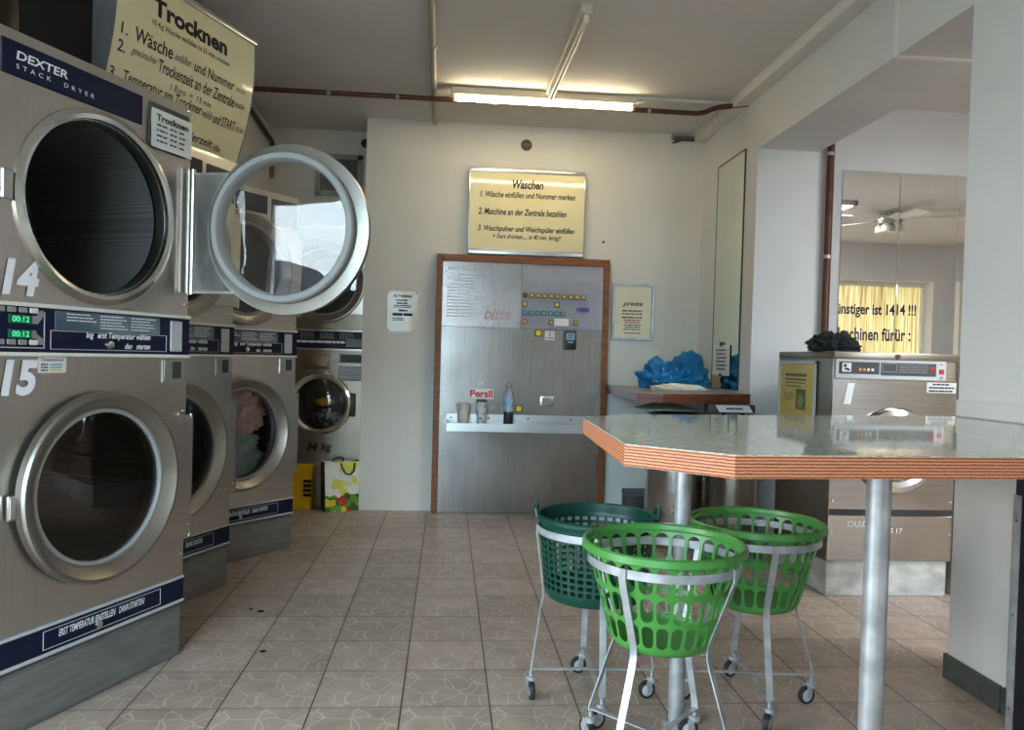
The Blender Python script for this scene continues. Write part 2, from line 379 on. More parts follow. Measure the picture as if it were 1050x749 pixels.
# trims, conduits and baseboard of the setting
tile_b = noisy('slate_tile', srgb(62, 66, 64), srgb(82, 86, 82), .4, scale=(12, 12, 12))
b = MB(); y = .20
for i in range(9): b.box(XR-.012, XR, y-.295, y-.004, .0, .095, .002, 1); y -= .3
b.box(XR-.012, 3.09, .195, .207, 0, .095, .002, 1)
struct(b.obj('baseboard_right', tile_b))
b = MB(); b.box(XR-.006, XR, .685, .71, 2.575, CZ); b.box(XR, 3.09, .685, .71, 2.572, 2.58)
struct(b.obj('trim_1', white_paint, smooth=0))
b = MB(); b.box(2.585, XR, -2.5, YB, CZ-.055, CZ, .004, 1); b.box(2.578, 2.612, -2.5, YB, CZ-.012, CZ, .002, 1)
struct(b.obj('trim_2', white_paint))
b = MB(); b.box(XR-.010, XR, YF, .195, 1.015, 1.078, .003, 1)
struct(b.obj('trim_3', room_wall))
# vent window high in the recess
b = MB()
for q in ((-.36, .01, 2.73, 2.77), (-.36, .01, 2.44, 2.48), (-.36, -.32, 2.44, 2.77), (-.03, .01, 2.44, 2.77)): b.box(q[0], q[1], 3.63, 3.66, q[2], q[3])
w4 = struct(b.obj('window_4', M('frame_grey', srgb(150, 146, 140), .6), smooth=0))
MB().box(-.32, -.03, 3.645, 3.655, 2.48, 2.73).obj('pane', M('dull_pane', srgb(92, 96, 92), .15), w4, 0)

# ------------------------------------------------------------------ stack dryers
ME = {}
def shared(key, fn, smooth=35):
    if key not in ME:
        b = MB(); fn(b); ME[key] = b.mesh(key, smooth)
    return ME[key]
ZU, ZL = 1.648, .72           # centres of the upper and lower door
RO = .283
def dryer_body(b):
    b.hole_plate(-.4, .4, .311, 1.158, 0, ZL, RO); b.hole_plate(-.4, .4, 1.311, 2.109, -.01, ZU, RO)
    b.faces([(-.4, 0, .2), (-.4, .82, .2), (-.4, .82, 2.109), (-.4, 0, 2.109), (.4, 0, .2), (.4, .82, .2), (.4, .82, 2.109), (.4, 0, 2.109)],
            [(0, 1, 2, 3), (4, 5, 6, 7), (3, 2, 6, 7), (1, 5, 6, 2), (0, 4, 5, 1)])
    b.box(-.4, .4, .001, .02, 1.158, 1.311)
def screw(b): b.lathe([(0, -.006), (.005, -.005), (.007, 0)], (0, 0, 0), n=10)
SCREWS = ((-.385, 2.095), (.385, 2.095), (-.385, 1.9), (.385, 1.36), (.385, .95), (-.385, .95), (.385, .40))
def drum(b): b.lathe([(RO+.005, .03), (RO+.005, .66), (0, .66)], (0, 0, 0), n=64)
def door_ring(b):   # hinge axis at x=0, door centre at x=-.39
    b.lathe([(.262, .0), (.263, -.006), (.276, -.014), (.298, -.032), (.304, -.038), (.314, -.038), (.320, -.030), (.320, -.004), (.300, .0), (.280, .006)], (-.39, 0, 0), n=88, closed=True)
def door_gasket(b):
    b.lathe([(.248, -.006), (.252, -.012), (.260, -.012), (.264, -.005), (.279, .006), (.280, .046), (.274, .054), (.256, .054), (.250, .046)], (-.39, 0, 0), n=72, closed=True)
def door_glass_f(b):
    b.lathe([(.252, .004), (.2, .0025), (.1, .0015), (0, .001)], (-.39, 0, 0), n=48)
def hinge_plate(b):
    
    for (x1, za, zb, y0, rr) in ((.012, -.245, .215, -.022, .313), (.004, -.236, .206, -.0245, .322)):
        arc = [(-.39+math.sqrt(max(0, rr*rr-z*z)), z) for z in [za+(zb-za)*i/14 for i in range(15)]]; P = [(x1, zb), (x1, za)]+arc; n = len(P)
        b.faces([(x, y0, z) for x, z in P]+[(x, -.003, z) for x, z in P], [tuple(range(n)), tuple(range(n, 2*n))]+[(i, (i+1) % n, n+(i+1) % n, n+i) for i in range(n)])
    b.box(-.075, .0, -.0265, -.024, -.222, -.218); b.box(-.075, .0, -.0265, -.024, .186, .19)
def hinge_pin(b):
    b.tube([(.006, -.018, -.250), (.006, -.018, .22)], .006); 
    for z in (-.2, 0., .2): b.lathe([(0, -.029), (.004, -.028), (.006, -.024)], (-.01, 0, z), n=8)
def handle_f(b):
    b.box(-.732, -.70, -.008, .004, -.055, .02, .003, 2); b.box(-.729, -.712, -.0105, -.006, -.05, .015, .002, 1)
plate_dark = brushed('shaded_steel', srgb(124, 118, 112), srgb(142, 136, 130), .42, scale=(160, 3, 3))  # open door's hinge plate: darker reflections put into the steel colour
def make_door(root, zc, tilt, glass, name='door'):
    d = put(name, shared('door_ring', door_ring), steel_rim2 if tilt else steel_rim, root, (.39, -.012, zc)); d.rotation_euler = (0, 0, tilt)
    put('gasket', shared('gasket', door_gasket), rubber, d)
    put('glass', shared('door_glass_'+('a' if tilt else 'b'), door_glass_f), glass, d)
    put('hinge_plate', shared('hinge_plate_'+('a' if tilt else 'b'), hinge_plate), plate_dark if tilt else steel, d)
    put('hinge_pin', shared('hinge_pin', hinge_pin), chrome, d)
    if not tilt: put('handle', shared('door_handle', handle_f), steel, d)
    return d
steel_rim = brushed('rim_steel', srgb(188, 184, 176), srgb(206, 202, 195), .26, scale=(3, 3, 3))
steel_rim2 = brushed('shaded_rim_steel', srgb(150, 146, 140), srgb(168, 164, 158), .36, scale=(3, 3, 3))  # same rim steel, shade put into its colour for the open door
led = M('led_green', (.01, .12, .06, 1), .4, Emission_Color=(.05, 1., .4, 1), Emission_Strength=.0)
led_on = M('led_digit', (.02, .5, .2, 1), .4, Emission_Color=(.1, 1., .45, 1), Emission_Strength=.25)
def make_dryer(label, corner, deg, upper_open=False, glasses=(None, None), numbers=None, lift=0., text_on=True):
    th = math.radians(deg); ox = corner[0]-.4*math.cos(th); oy = corner[1]-.4*math.sin(th)
    root = empty('stack_dryer', label, 'dryer', (ox, oy, 0), th, 'stainless stack dryers')
    z = lift
    put('plinth', shared('plinth', lambda b: (b.box(-.4, .4, .006, .82, 0, .205, .004, 1), b.box(-.39, .39, .001, .01, .012, .19, .003, 1))), plinth_m, root)
    body = put('body', shared('dryer_body', dryer_body), steel, root); [put('screw', shared('screw', screw), chrome, body, (x_, 0, z_)) for x_, z_ in SCREWS]
    put('kick_strip', shared('kick_strip', lambda b: b.box(-.4, .4, -.006, .01, .222, .303, .002, 1)), navy, root)
    put('strip_trim', shared('strip_trim', lambda b: (b.box(-.4, .4, -.010, .01, .303, .312, .002, 1), b.box(-.4, .4, -.010, .01, .211, .222, .002, 1))), lightgrey, root)
    def outline(b, x0, x1, z0, z1, y=-.0075, t=.0022):
        for q in ((x0, x1, z0, z0+t), (x0, x1, z1-t, z1), (x0, x0+t, z0, z1), (x1-t, x1, z0, z1)): b.box(q[0], q[1], y, y+.003, q[2], q[3])
    put('strip_frame', shared('strip_frame', lambda b: outline(b, -.21, .28, .233, .293)), lightgrey, root)
    put('lock', shared('strip_lock', lambda b: b.lathe([(0, -.016), (.011, -.015), (.013, -.006)], (.0, 0, .25), n=16)), chrome, root)
    if text_on:
        put('strip_lettering', shared('strip_text', lambda b: text(text(b, 'ERST TEMPERATUR EINSTELLEN', -.155, .07, .260, .284, -.0085, .2, .02), 'DANN STARTEN!', .085, .2, .260, .284, -.0085, .2, .02), 0), white_ink, root)
    put('header_panel', shared('header_panel', lambda b: b.box(-.37, .158, -.004, .004, 1.975, 2.078, .003, 1)), navy, root)
    put('header_lettering', shared('header_text', lambda b: text(text(b, 'DEXTER', -.325, -.150, 2.026, 2.052, -.0055, .1, .022), 'STACK  DRYER', -.325, -.05, 1.999, 2.013, -.0055, 0, .008, sp=1.9), 0), white_ink, root)
    put('note_pad', shared('note_pad', lambda b: b.box(.187, .387, -.006, .002, 1.92, 2.072, .003, 1)), darkgrey, root)
    put('control_panel', shared('control_panel', lambda b: b.box(-.4, .4, -.012, .01, 1.166, 1.303, .002, 1)), navy, root)
    put('panel_trim', shared('panel_trim', lambda b: (b.box(-.4, .4, -.018, .01, 1.303, 1.315, .002, 1), b.box(-.4, .4, -.018, .01, 1.154, 1.166, .002, 1))), white_paint, root)
    put('panel_frame', shared('panel_frame', lambda b: (outline(b, -.205, .28, 1.176, 1.236, -.0135), b.box(-.228, -.225, -.0135, -.01, 1.18, 1.29), b.box(-.39, -.226, -.0135, -.01, 1.178, 1.181))), lightgrey, root)
    win = put('instruction_plate', shared('instruction_plate', lambda b: b.box(-.19, .245, -.0145, -.011, 1.238, 1.298, .001, 1)), M_instr, root)
    def instr(b):
        for k in range(3):
            for j in range(5 if k else 3): dashes(b, -.15+k*.13, -.06+k*.13+.012*((j*7+k) % 3), 1.288-j*.010, .0035, -.0152, seed=k*10+j)
    put('fine_print', shared('instr_text', instr, 0), white_ink, win)
    if text_on:
        put('panel_lettering', shared('panel_text', lambda b: text(text(text(b, 'btg', -.075, -.045, 1.21, 1.236, -.0145, .25, .03), 'erst Temperatur wählen', -.03, .2, 1.21, 1.237, -.0145, .25, .03), 'dan   starten', 0.085, .2, 1.183, 1.203, -.0145, .25, .03), 0), white_ink, root)
    put('panel_lock', shared('panel_lock', lambda b: b.lathe([(0, -.022), (.013, -.021), (.015, -.012)], (.02, 0, 1.196), n=16)), chrome, root)
    put('slot_plate', shared('slot_plate', lambda b: b.box(.297, .357, -.017, -.01, 1.178, 1.292, .003, 1)), lightgrey, root)
    # two displays with their rows of buttons
    for zz in (1.252, 1.208): put('display', shared('display%d' % (zz > 1.23), lambda b: b.box(-.345, -.27, -.0155, -.011, zz, zz+.025)), led, root)
    for zz in (1.256, 1.212):
        put('digits', shared('digits%d' % (zz > 1.23), lambda b: text(b, '00:12', -.335, -.28, zz, zz+.017, -.0165, 0, .01), 0), led_on, root)
    def arms(b):
        b.prism([(-.268, 0), (-.25, 0), (-.232, 1), (-.232, 0)], 0, 0) if False else None
        for s, zz in ((1, 1.264), (-1, 1.22)):
            b.faces([(-.27, -.0150, zz-.012), (-.25, -.0150, zz-.012), (-.232, -.0150, zz+s*.012), (-.232, -.0150, zz+s*.03), (-.245, -.0150, zz+s*.03), (-.256, -.0150, zz+.012), (-.27, -.0150, zz+.012)], [(0, 1, 2, 3, 4, 5, 6)])
    put('display_arm', shared('arms', arms, 0), midgrey, root)
    for k in range(4):
        for zz in (1.284, 1.188):
            put('button', shared('pbtn%d%d' % (k, zz > 1.2), lambda b: b.box(-.385+k*.036, -.357+k*.036, -.0165, -.011, zz, zz+.016, .002, 1)), white_paint if k == 3 else midgrey, root)
    put('coin_box', shared('coin_box', lambda b: (b.box(.268, .378, -.006, .0, 1.06, 1.15, .003, 1), b.box(.278, .366, -.0075, -.005, 1.072, 1.142))), alu, root)
    put('coin_recess', shared('coin_recess', lambda b: b.box(.316, .362, -.009, -.006, 1.076, 1.14)), darkgrey, root)
    for zc, nm in ((ZU, 'drum'), (ZL, 'drum')):
        put(nm, shared('drum', drum), drum_m, root, (0, 0, zc))
    make_door(root, ZU, math.radians(100) if upper_open else 0., door_glass if upper_open else (glasses[0] or dark_glass))
    make_door(root, ZL, 0., glasses[1] or dark_glass)
    if upper_open:
        put('opening_rim', shared('opening_rim', lambda b: b.lathe([(.322, .0), (.320, -.012), (.302, -.02), (.288, -.014), (.284, .0), (.284, .05)], (-.01, 0, ZU), n=80)), polish, root)
        put('latch', shared('latch', lambda b: b.box(-.372, -.335, -.016, 0, 1.61, 1.70, .004, 1)), alu, root)
        put('hinge_leaf', shared('hinge_leaf', lambda b: (b.box(.345, .392, -.012, 0, 1.40, 1.875, .003, 1), b.tube([(.396, -.02, 1.4), (.396, -.02, 1.875)], .009))), steel, root)
    for i, (s, z0) in enumerate(numbers or []):
        put('number', shared('num'+s, lambda b: text(b, s, -.358, -.238, z0, z0+.108, -.003, .18, .045), 0), white_ink, root)
    return root
M_instr = noisy('instruction_plate', srgb(112, 128, 134), srgb(60, 84, 100), .3, scale=(6, 6, 6))
clear_glass = glassy('clear_door_glass', (.94, .95, .95, 1), .0)
D1 = make_dryer('nearest stainless stack dryer numbered 14 and 15, its round upper door swung open', (-.277, .467), 67., True, numbers=[('14', 1.335), ('15', 1.035)])
D2 = make_dryer('stainless stack dryer half hidden right behind the open-doored one, empty lower drum', (-.354, 1.374), 67.2)
D3 = make_dryer('third stack dryer along the row, pink and grey-green laundry behind its lower door', (-.198, 2.112), 52.3, glasses=(None, clear_glass))
D3.scale.x = .955; D3.location.x += .021; D3.location.y += .029

def sheet(name, x0, x1, z0, z1, m, parent=None, curl=0., nx=8, nz=8, th=.0008):
    """thin sheet of paper in the XZ plane, facing -Y"""
    b = MB(); V = []; Fc = []
    for s in (0, 1):
        for i in range(nx+1):
            for j in range(nz+1):
                u, v = i/nx, j/nz; V.append((x0+(x1-x0)*u, curl*(mnoise.noise((u*2, v*2, x0)))*.5-(th if s == 0 else 0), z0+(z1-z0)*v))
    q = (nx+1)*(nz+1); ix = lambda s, i, j: s*q+i*(nz+1)+j
    for s in (0, 1):
        for i in range(nx):
            for j in range(nz): Fc.append((ix(s, i, j), ix(s, i+1, j), ix(s, i+1, j+1), ix(s, i, j+1)))
    b.faces(V, Fc); return b.obj(name, m, parent)
def on_dryer(root, y, dx=0, dz=0):   # frame of a thing stuck on a dryer front
    th = root.rotation_euler.z; p = Vector((dx*math.cos(th)-y*math.sin(th), dx*math.sin(th)+y*math.cos(th), dz)); return Vector(root.location)+p, th
# price note taped to the upper corner of the first dryer
p, th = on_dryer(D1, -.012)
n = empty('price_note', 'white printed note headed Trocknen taped to the upper corner of the open dryer', 'note', p, th)
sheet('sheet', .189, .392, 1.912, 2.05, paper, n, .006)
b = MB(); text(b, 'Trocknen', .205, .365, 2.008, 2.032, -.007, 0, .03); b.obj('heading', ink, n, 0)
b = MB()
for j in range(4):
    z = 1.99-j*.019
    dashes(b, .208, .258, z, .006, -.007, seed=j); dashes(b, .272, .306, z, .006, -.007, seed=j+9); dashes(b, .318, .35, z, .006, -.007, seed=j+20)
b.obj('price_lines', ink, n, 0)
n = empty('temperature_note', 'small white temperature card with coloured lines under the control panel beside number 15', 'note', on_dryer(D1, -.002)[0], th)
sheet('sheet', -.238, -.139, 1.103, 1.153, paper, n, .002)
b = MB(); text(b, 'Temperaturen', -.228, -.15, 1.137, 1.148, -.003, 0, .01); b.obj('lettering', ink, n, 0)
for j in range(3): dashes(MB(), -.23, -.205, 1.127-j*.009, .004, -.003, seed=j).obj('text_line', ink, n, 0)
for j, c in enumerate((srgb(120, 170, 220), srgb(150, 190, 120), srgb(230, 190, 130))):
    b = MB(); b.box(-.198, -.155, -.003, -.0028, 1.126-j*.009, 1.131-j*.009); b.obj('colour_line', M('line_colour_%d' % j, c), n, 0)

# laundry and other soft, crumpled things
def crumple(name, size, amp, m, loc, seed, rz=0., freq=3., sub=4, flat=None, ridge=True):
    b = bmesh.new(); bmesh.ops.create_icosphere(b, subdivisions=sub, radius=1)
    for v in b.verts:
        d = v.co.normalized(); q = d*freq+Vector((seed*3.1, seed*1.7, seed))
        h = mnoise.noise(q); h2 = mnoise.noise(q*2.3+Vector((5, 1, 2))); h3 = mnoise.noise(q*5.1)
        if ridge: k = 1+amp*(1-2*abs(h))*.6+amp*.5*(1-2*abs(h2))*.7+amp*.15*h3-amp*.4
        else: k = 1+amp*h+amp*.4*h2
        c = Vector((d.x*size[0]*k, d.y*size[1]*k, d.z*size[2]*k))
        if flat is not None and c.z < -flat*size[2]: c.z = -flat*size[2]
        v.co = c
    mb = MB(); mb.add(b); o = mb.obj(name, m, smooth=180 if not ridge else 60); o.location = loc; o.rotation_euler = (0, 0, rz); return o
def cloth(name, c1, c2, rough=.9, sc=(9, 9, 9)):
    return noisy(name, c1, c2, rough, scale=sc, bump=.4, bdist=.01)
def in_drum(root, x, y, z):
    return on_dryer(root, y, x, z)[0]
c_pink = cloth('pink_cloth', srgb(226, 170, 158), srgb(244, 202, 190)); c_grey = cloth('grey_green_cloth', srgb(160, 178, 174), srgb(190, 204, 198)); c_wine = cloth('wine_cloth', srgb(74, 18, 30), srgb(96, 28, 40))
o = crumple('pink_laundry', (.17, .075, .13), .7, c_pink, in_drum(D3, .03, .115, .83), 3, .9, 2.0, 5); tag(o, 'crumpled pink laundry on top inside the lower drum of the third dryer', 'laundry')
o = crumple('grey_laundry', (.20, .08, .13), .7, c_grey, in_drum(D3, .01, .12, .575), 8, .9, 1.9, 5); tag(o, 'crumpled grey-green laundry at the bottom of the third dryer drum', 'laundry')
o = crumple('wine_red_laundry', (.10, .07, .22), .4, c_wine, in_drum(D3, .15, .30, .72), 5, .9, 2.2); tag(o, 'dark wine-red cloth behind the pink laundry in the drum', 'laundry')

# ------------------------------------------------------------------ curved sign boards
def sign_board(name, label, W_, H_, dep, bow, loc, rz, lines, side_m, tilt=0., asym=False):
    r = empty(name, label, 'sign', loc, rz); r.rotation_euler = (tilt, 0, rz)
    prf = (lambda t: math.sin(PI/2*min(1, t/.8))) if asym else (lambda t: math.sin(PI*t)**.8)
    f = lambda x, z, o=0.: (x, -dep-bow*prf(min(1, max(0, z/H_)))-o, z)
    top = dep+(bow if asym else 0)
    b = MB(); N = 24; prof = [f(0, H_*k/N)[1:] for k in range(N+1)]
    b.faces([(0, y, z) for y, z in prof]+[(W_, y, z) for y, z in prof], [(k, k+1, N+2+k, N+1+k) for k in range(N)]); b.obj('face', sign_m, r)
    b = MB()
    for x0, x1 in ((-.006, .0), (W_, W_+.006)):
        P = [(0, 0), (0, H_)]+[(p[0]-.003, p[1]) for p in prof[::-1]]; n = len(P)
        b.faces([(x0, y, z) for y, z in P]+[(x1, y, z) for y, z in P], [tuple(range(n)), tuple(range(n, 2*n))]+[(i, (i+1) % n, n+(i+1) % n, n+i) for i in range(n)])
    b.box(0, W_, -.006, 0, 0, H_); b.obj('housing', side_m, r, 0)
    b = MB(); b.box(-.004, W_+.004, -dep-.018, -dep+.02, -.004, .035, .006, 2); b.obj('lower_rail', alu, r)
    b = MB(); b.box(-.004, W_+.004, -top-.014, -top+.02, H_-.028, H_+.004, .006, 2); b.obj('upper_rail', alu, r)
    g = lambda x, z: f(x, z, .0015)
    for q in lines:
        b = MB(); text(b, q[0], q[1], q[2], q[3], q[4], f=g, shear=q[5], bold=q[6]); b.obj('lettering', ink, r, 0)
    return r
sign_m = noisy('yellowed_acrylic', srgb(246, 236, 196), srgb(240, 226, 180), .1, scale=(2, 2, 2))
H = .645; W_ = .87
sign_board('instruction_sign', 'yellowed curved sign board headed Waschen above the steel control board', W_, H, .05, .035, (.862, YB-.001, 1.972), 0, [
    ('Waschen', .32, .555, .495, .565, .25, .03), ('1. Wäsche einfüllen und Nummer merken', .075, .80, .424, .47, .22, .022),
    ('2. Maschine an der Zentrale bezahlen', .065, .735, .292, .342, .22, .022), ('3. Waschpulver und Weichspüler einfüllen', .065, .80, .158, .212, .22, .022),
    ('+ Start drücken..... in 40 min. fertig!!', .18, .70, .108, .152, .22, .016)], alu)
p, th = on_dryer(D2, .105, -.395, 2.115)
sign_board('drying_sign', 'large yellowed curved sign board headed Trocknen standing on top of the second dryer', .87, .645, .035, .11, p, th, [
    ('Trocknen', .19, .66, .485, .562, .0, .04), ('10 Kg Wäsche einfüllen in 25 min. trocken', .19, .68, .436, .466, .0, .004),
    ('1.', .035, .07, .345, .39, 0, .010), ('Wäsche', .105, .32, .342, .40, 0, .014), ('einfüllen', .335, .43, .349, .385, .5, 0.), ('und Nummer', .455, .73, .345, .39, 0, .012), ('merken', .745, .815, .352, .377, .5, 0.),
    ('2.', .03, .07, .275, .322, 0, .010), ('gewünschte', .10, .235, .28, .32, .5, 0.), ('Trockenzeit an der Zentrale', .25, .75, .27, .322, 0, .012), ('bezahlen', .757, .83, .28, .31, .5, 0.),
    ('1 Euro  =  13 min', .34, .60, .222, .248, 0, .006),
    ('3.', .015, .055, .166, .212, 0, .010), ('Temperatur am Trockner', .085, .55, .161, .218, 0, .012), ('wähle', .56, .625, .172, .208, .5, 0.), ('und START', .635, .79, .166, .212, .1, .012), ('drücken', .795, .855, .173, .202, .5, 0.),
    ('Türen sind jederzeit', .20, .67, .042, .092, .15, .012), ('öffen', .68, .735, .047, .077, .5, 0.)], M('sign_side', srgb(120, 122, 126), .5), asym=True)

# ------------------------------------------------------------------ big washer-dryer built in at the back
dk_steel = brushed('dull_steel', srgb(128, 120, 110), srgb(148, 140, 130), .34, scale=(3, 3, 140))
def make_tower():
    r = empty('tower_washer', 'stainless tower at the back marked 14 kg, washer below and dryer above', 'washing machine', (-.235, 3.40, 0))
    b = MB(); b.hole_plate(-.4, .4, .10, 1.205, 0, .795, .20, lip=.05); b.hole_plate(-.4, .4, 1.37, 2.16, 0, 1.735, RO, lip=.05)
    b.faces([(-.4, 0, .0), (-.4, .8, .0), (-.4, .8, 2.16), (-.4, 0, 2.16), (.4, 0, .0), (.4, .8, .0), (.4, .8, 2.16), (.4, 0, 2.16)],
            [(0, 1, 2, 3), (4, 5, 6, 7), (3, 2, 6, 7), (1, 5, 6, 2), (0, 4, 5, 1)])
    b.box(-.4, .4, .001, .02, 1.205, 1.37); b.box(-.4, .4, .0, .02, 0, .1); b.obj('body', dk_steel, r)
    MB().box(-.4, .4, -.012, .004, 1.222, 1.352, .003, 1).obj('control_panel', navy, r)
    b = MB(); b.box(-.4, .4, -.016, .004, 1.352, 1.366, .003, 1); b.box(-.4, .4, -.016, .004, 1.208, 1.222, .003, 1); b.obj('panel_trim', steel, r)
    b = MB()
    for k in range(3):
        for j in range(4): dashes(b, -.17+k*.15, -.06+k*.15, 1.335-j*.013, .006, -.0135, seed=k*5+j)
    b.obj('fine_print', midgrey, r, 0)
    b = MB(); dashes(b, -.2, .17, 1.262, .018, -.0135, seed=3, gap=.15); b.obj('panel_lettering', white_ink, r, 0)
    MB().box(.18, .37, -.015, -.008, 1.236, 1.30, .002, 1).obj('slot_plate', midgrey, r)
    # soap drawer, coin slot, label
    b = MB(); b.box(-.155, .06, -.010, .002, 1.06, 1.175, .006, 2); b.box(-.14, .045, -.022, -.008, 1.07, 1.125, .006, 2); b.obj('soap_drawer', brushed('drawer_steel', srgb(120, 108, 92), srgb(138, 126, 108), .4), r)
    MB().box(.125, .32, -.008, .002, 1.105, 1.19, .003, 1).obj('coin_frame', dk_steel, r)
    MB().box(.138, .308, -.0095, -.006, 1.115, 1.18).obj('coin_window', darkgrey, r)
    MB().box(.125, .32, -.003, .001, .975, 1.088).obj('label', midgrey, r)
    for j in range(7): dashes(MB(), .135, .31, 1.07-j*.013, .006, -.004, seed=40+j).obj('label_line', white_ink, r, 0)
    b = MB(); text(b, '14', -.10, -.015, .43, .492, -.004, .3, .09); b.obj('number', ink, r, 0)
    b = MB(); text(b, 'kg', .01, .085, .415, .495, -.004, .1, .03); b.obj('unit', ink, r, 0)
    b = MB(); text(b, 'WASCHEN', -.16, .05, .315, .345, -.004, 0, .01); b.obj('lettering', M('pale_lettering', srgb(180, 170, 150), .6), r, 0)
    # upper dryer door, the same door as on the dryers, and the washer door below
    put('drum', shared('drum', drum), drum_m, r, (0, 0, 1.735)); make_door(r, 1.735, 0, dark_glass, 'dryer_door')
    d = MB().lathe([(.19, -.02), (.195, -.045), (.215, -.06), (.232, -.05), (.238, -.02), (.236, 0), (.19, 0)], (0, 0, .795), n=72, closed=True).obj('washer_door', polish, r)
    MB().lathe([(.195, -.03), (.16, -.045), (.08, -.058), (0, -.062)], (0, 0, .795), n=48).obj('glass', clear_glass, d)
    MB().box(.222, .262, -.04, -.004, .70, .88, .008, 2).obj('hinge', darkgrey, d)
    MB().lathe([(.205, .03), (.205, .5), (0, .5)], (0, 0, .795), n=48).obj('washer_drum', M('black_drum', (.006, .006, .006, 1), .5), r)
    return r
D4 = make_tower()
def in_tower(x, y, z): return Vector((-.235+x, 3.40+y, z))
o = crumple('yellow_laundry', (.075, .05, .03), .5, cloth('yellow_cloth', srgb(190, 140, 20), srgb(214, 166, 40)), in_tower(.0, .14, .80), 4, 0, 2.2, 3); tag(o, 'yellow cloth behind the round washer glass above the mark 14 kg', 'laundry')
o = crumple('patterned_laundry', (.11, .06, .07), .5, noisy('patterned_cloth', srgb(30, 30, 34), srgb(150, 150, 160), .9, scale=(26, 26, 26), lo=.45, hi=.55), in_tower(.03, .12, .67), 6, 0, 2.4, 3); tag(o, 'grey and black patterned cloth at the bottom of the washer drum', 'laundry')

# shopping bags standing in front of the tower
def bag(name, label, x0, x1, yb, dep, h, mats, loc, rz, top=1.06):
    r = empty(name, label, 'bag', loc, rz)
    w2_ = (x1-x0)/2
    def panel(nm, pts, m, n=10):
        b = MB(); V = []; Fc = []
        A, B_, C_, D_ = [Vector(p) for p in pts]
        for s in (0, 1):
            for i in range(n+1):
                for j in range(n+1):
                    u, v = i/n, j/n; p = (A*(1-u)+B_*u)*(1-v)+(D_*(1-u)+C_*u)*v
                    nn = (B_-A).cross(D_-A).normalized()
                    k = mnoise.noise(p*7+Vector((s*0, 3, 1)))*.012*(math.sin(PI*u)+.2)*(.25+v); V.append(p+nn*(k+(.0015 if s else 0)))
        q = (n+1)**2; ix = lambda s, i, j: s*q+i*(n+1)+j
        for s in (0, 1):
            for i in range(n):
                for j in range(n): Fc.append((ix(s, i, j), ix(s, i+1, j), ix(s, i+1, j+1), ix(s, i, j+1)))
        for i in range(n):
            for (a, c) in (((i, 0), (i+1, 0)), ((i, n), (i+1, n)), ((0, i), (0, i+1)), ((n, i), (n, i+1))): Fc.append((ix(0, *a), ix(0, *c), ix(1, *c), ix(1, *a)))
        b.faces(V, Fc); return b.obj(nm, m, r)
    t = w2_*top
    fl = lambda x, y, z: (x, y, z)
    panel('front', [fl(-w2_, -dep, 0), fl(w2_, -dep, 0), fl(t, -dep*.8, h), fl(-t, -dep*.8, h)], mats[0])
    panel('back', [fl(w2_, 0, 0), fl(-w2_, 0, 0), fl(-t, -dep*.1, h), fl(t, -dep*.1, h)], mats[0])
    panel('side', [fl(-w2_, 0, 0), fl(-w2_, -dep, 0), fl(-t, -dep*.8, h), fl(-t, -dep*.1, h)], mats[1])
    panel('side', [fl(w2_, -dep, 0), fl(w2_, 0, 0), fl(t, -dep*.1, h), fl(t, -dep*.8, h)], mats[1])
    MB().box(-w2_, w2_, -dep, 0, 0, .004).obj('base', mats[1], r)
    return r
print_m = M('bag_print', srgb(232, 232, 222), .5)
_c = print_m.n('TexCoord'); _s = print_m.n('SeparateXYZ'); print_m.l(_c.outputs['Object'], _s.inputs[0])
_v = print_m.coord((11, 11, 11)); _n = print_m.n('TexVoronoi', Scale=2.2); print_m.l(_v, _n.inputs['Vector'])
_veg = print_m.ramp(_n.outputs['Color'], [(.2, srgb(44, 92, 34)), (.4, srgb(96, 150, 40)), (.55, srgb(190, 40, 28)), (.7, srgb(226, 200, 40)), (.85, srgb(150, 96, 50))])
_veg.node.color_ramp.interpolation = 'CONSTANT'
_n2 = print_m.n('TexNoise', Scale=.9, Detail=2.); print_m.l(_v, _n2.inputs['Vector'])
_top = print_m.ramp(_n2.outputs['Fac'], [(.50, srgb(232, 234, 226)), (.58, srgb(220, 214, 90))])
_zm = print_m.n('Math', operation='LESS_THAN'); _zw = print_m.n('Math', operation='ADD'); _zw2 = print_m.n('Math', operation='MULTIPLY'); _zw2.inputs[1].default_value = -.14
print_m.l(_n2.outputs['Fac'], _zw2.inputs[0]); print_m.l(_s.outputs['Z'], _zw.inputs[0]); print_m.l(_zw2.outputs[0], _zw.inputs[1]); _zm.inputs[1].default_value = .05
print_m.l(_zw.outputs[0], _zm.inputs[0]); _m = print_m.n('Mix'); _m.data_type = 'RGBA'; print_m.l(_zm.outputs[0], _m.inputs[0]); print_m.l(_top, _m.inputs[6]); print_m.l(_veg, _m.inputs[7]); print_m.l(_m.outputs[2], print_m.b.inputs['Base Color'])
bag_green = M('bag_green', srgb(14, 40, 28), .45)
r = bag('shopping_bag', 'white shopping bag printed with vegetables, dark green sides and handles, standing by the wall corner', -.125, .125, 0, .14, .37, (print_m, bag_green), (-.09, 3.34, 0), math.radians(24))
for y in (-.122, -.02):
    b = MB(); pts = [(-.01, y, .36), (-.005, y-.014, .33), (.02, y-.022, .285), (.055, y-.022, .275), (.085, y-.016, .30), (.095, y, .36)] if y < -.05 else [(-.04, y, .36), (-.035, y, .385), (0, y, .392), (.03, y, .385), (.035, y, .36)]
    b.strap(pts, .022, .003, [(0, 1, .3)]*len(pts)) if False else b.tube(pts, .007, 8); b.obj('handle', bag_green, r)
yel = noisy('yellow_bag_print', srgb(222, 178, 24), srgb(236, 196, 40), .45, scale=(5, 5, 5))
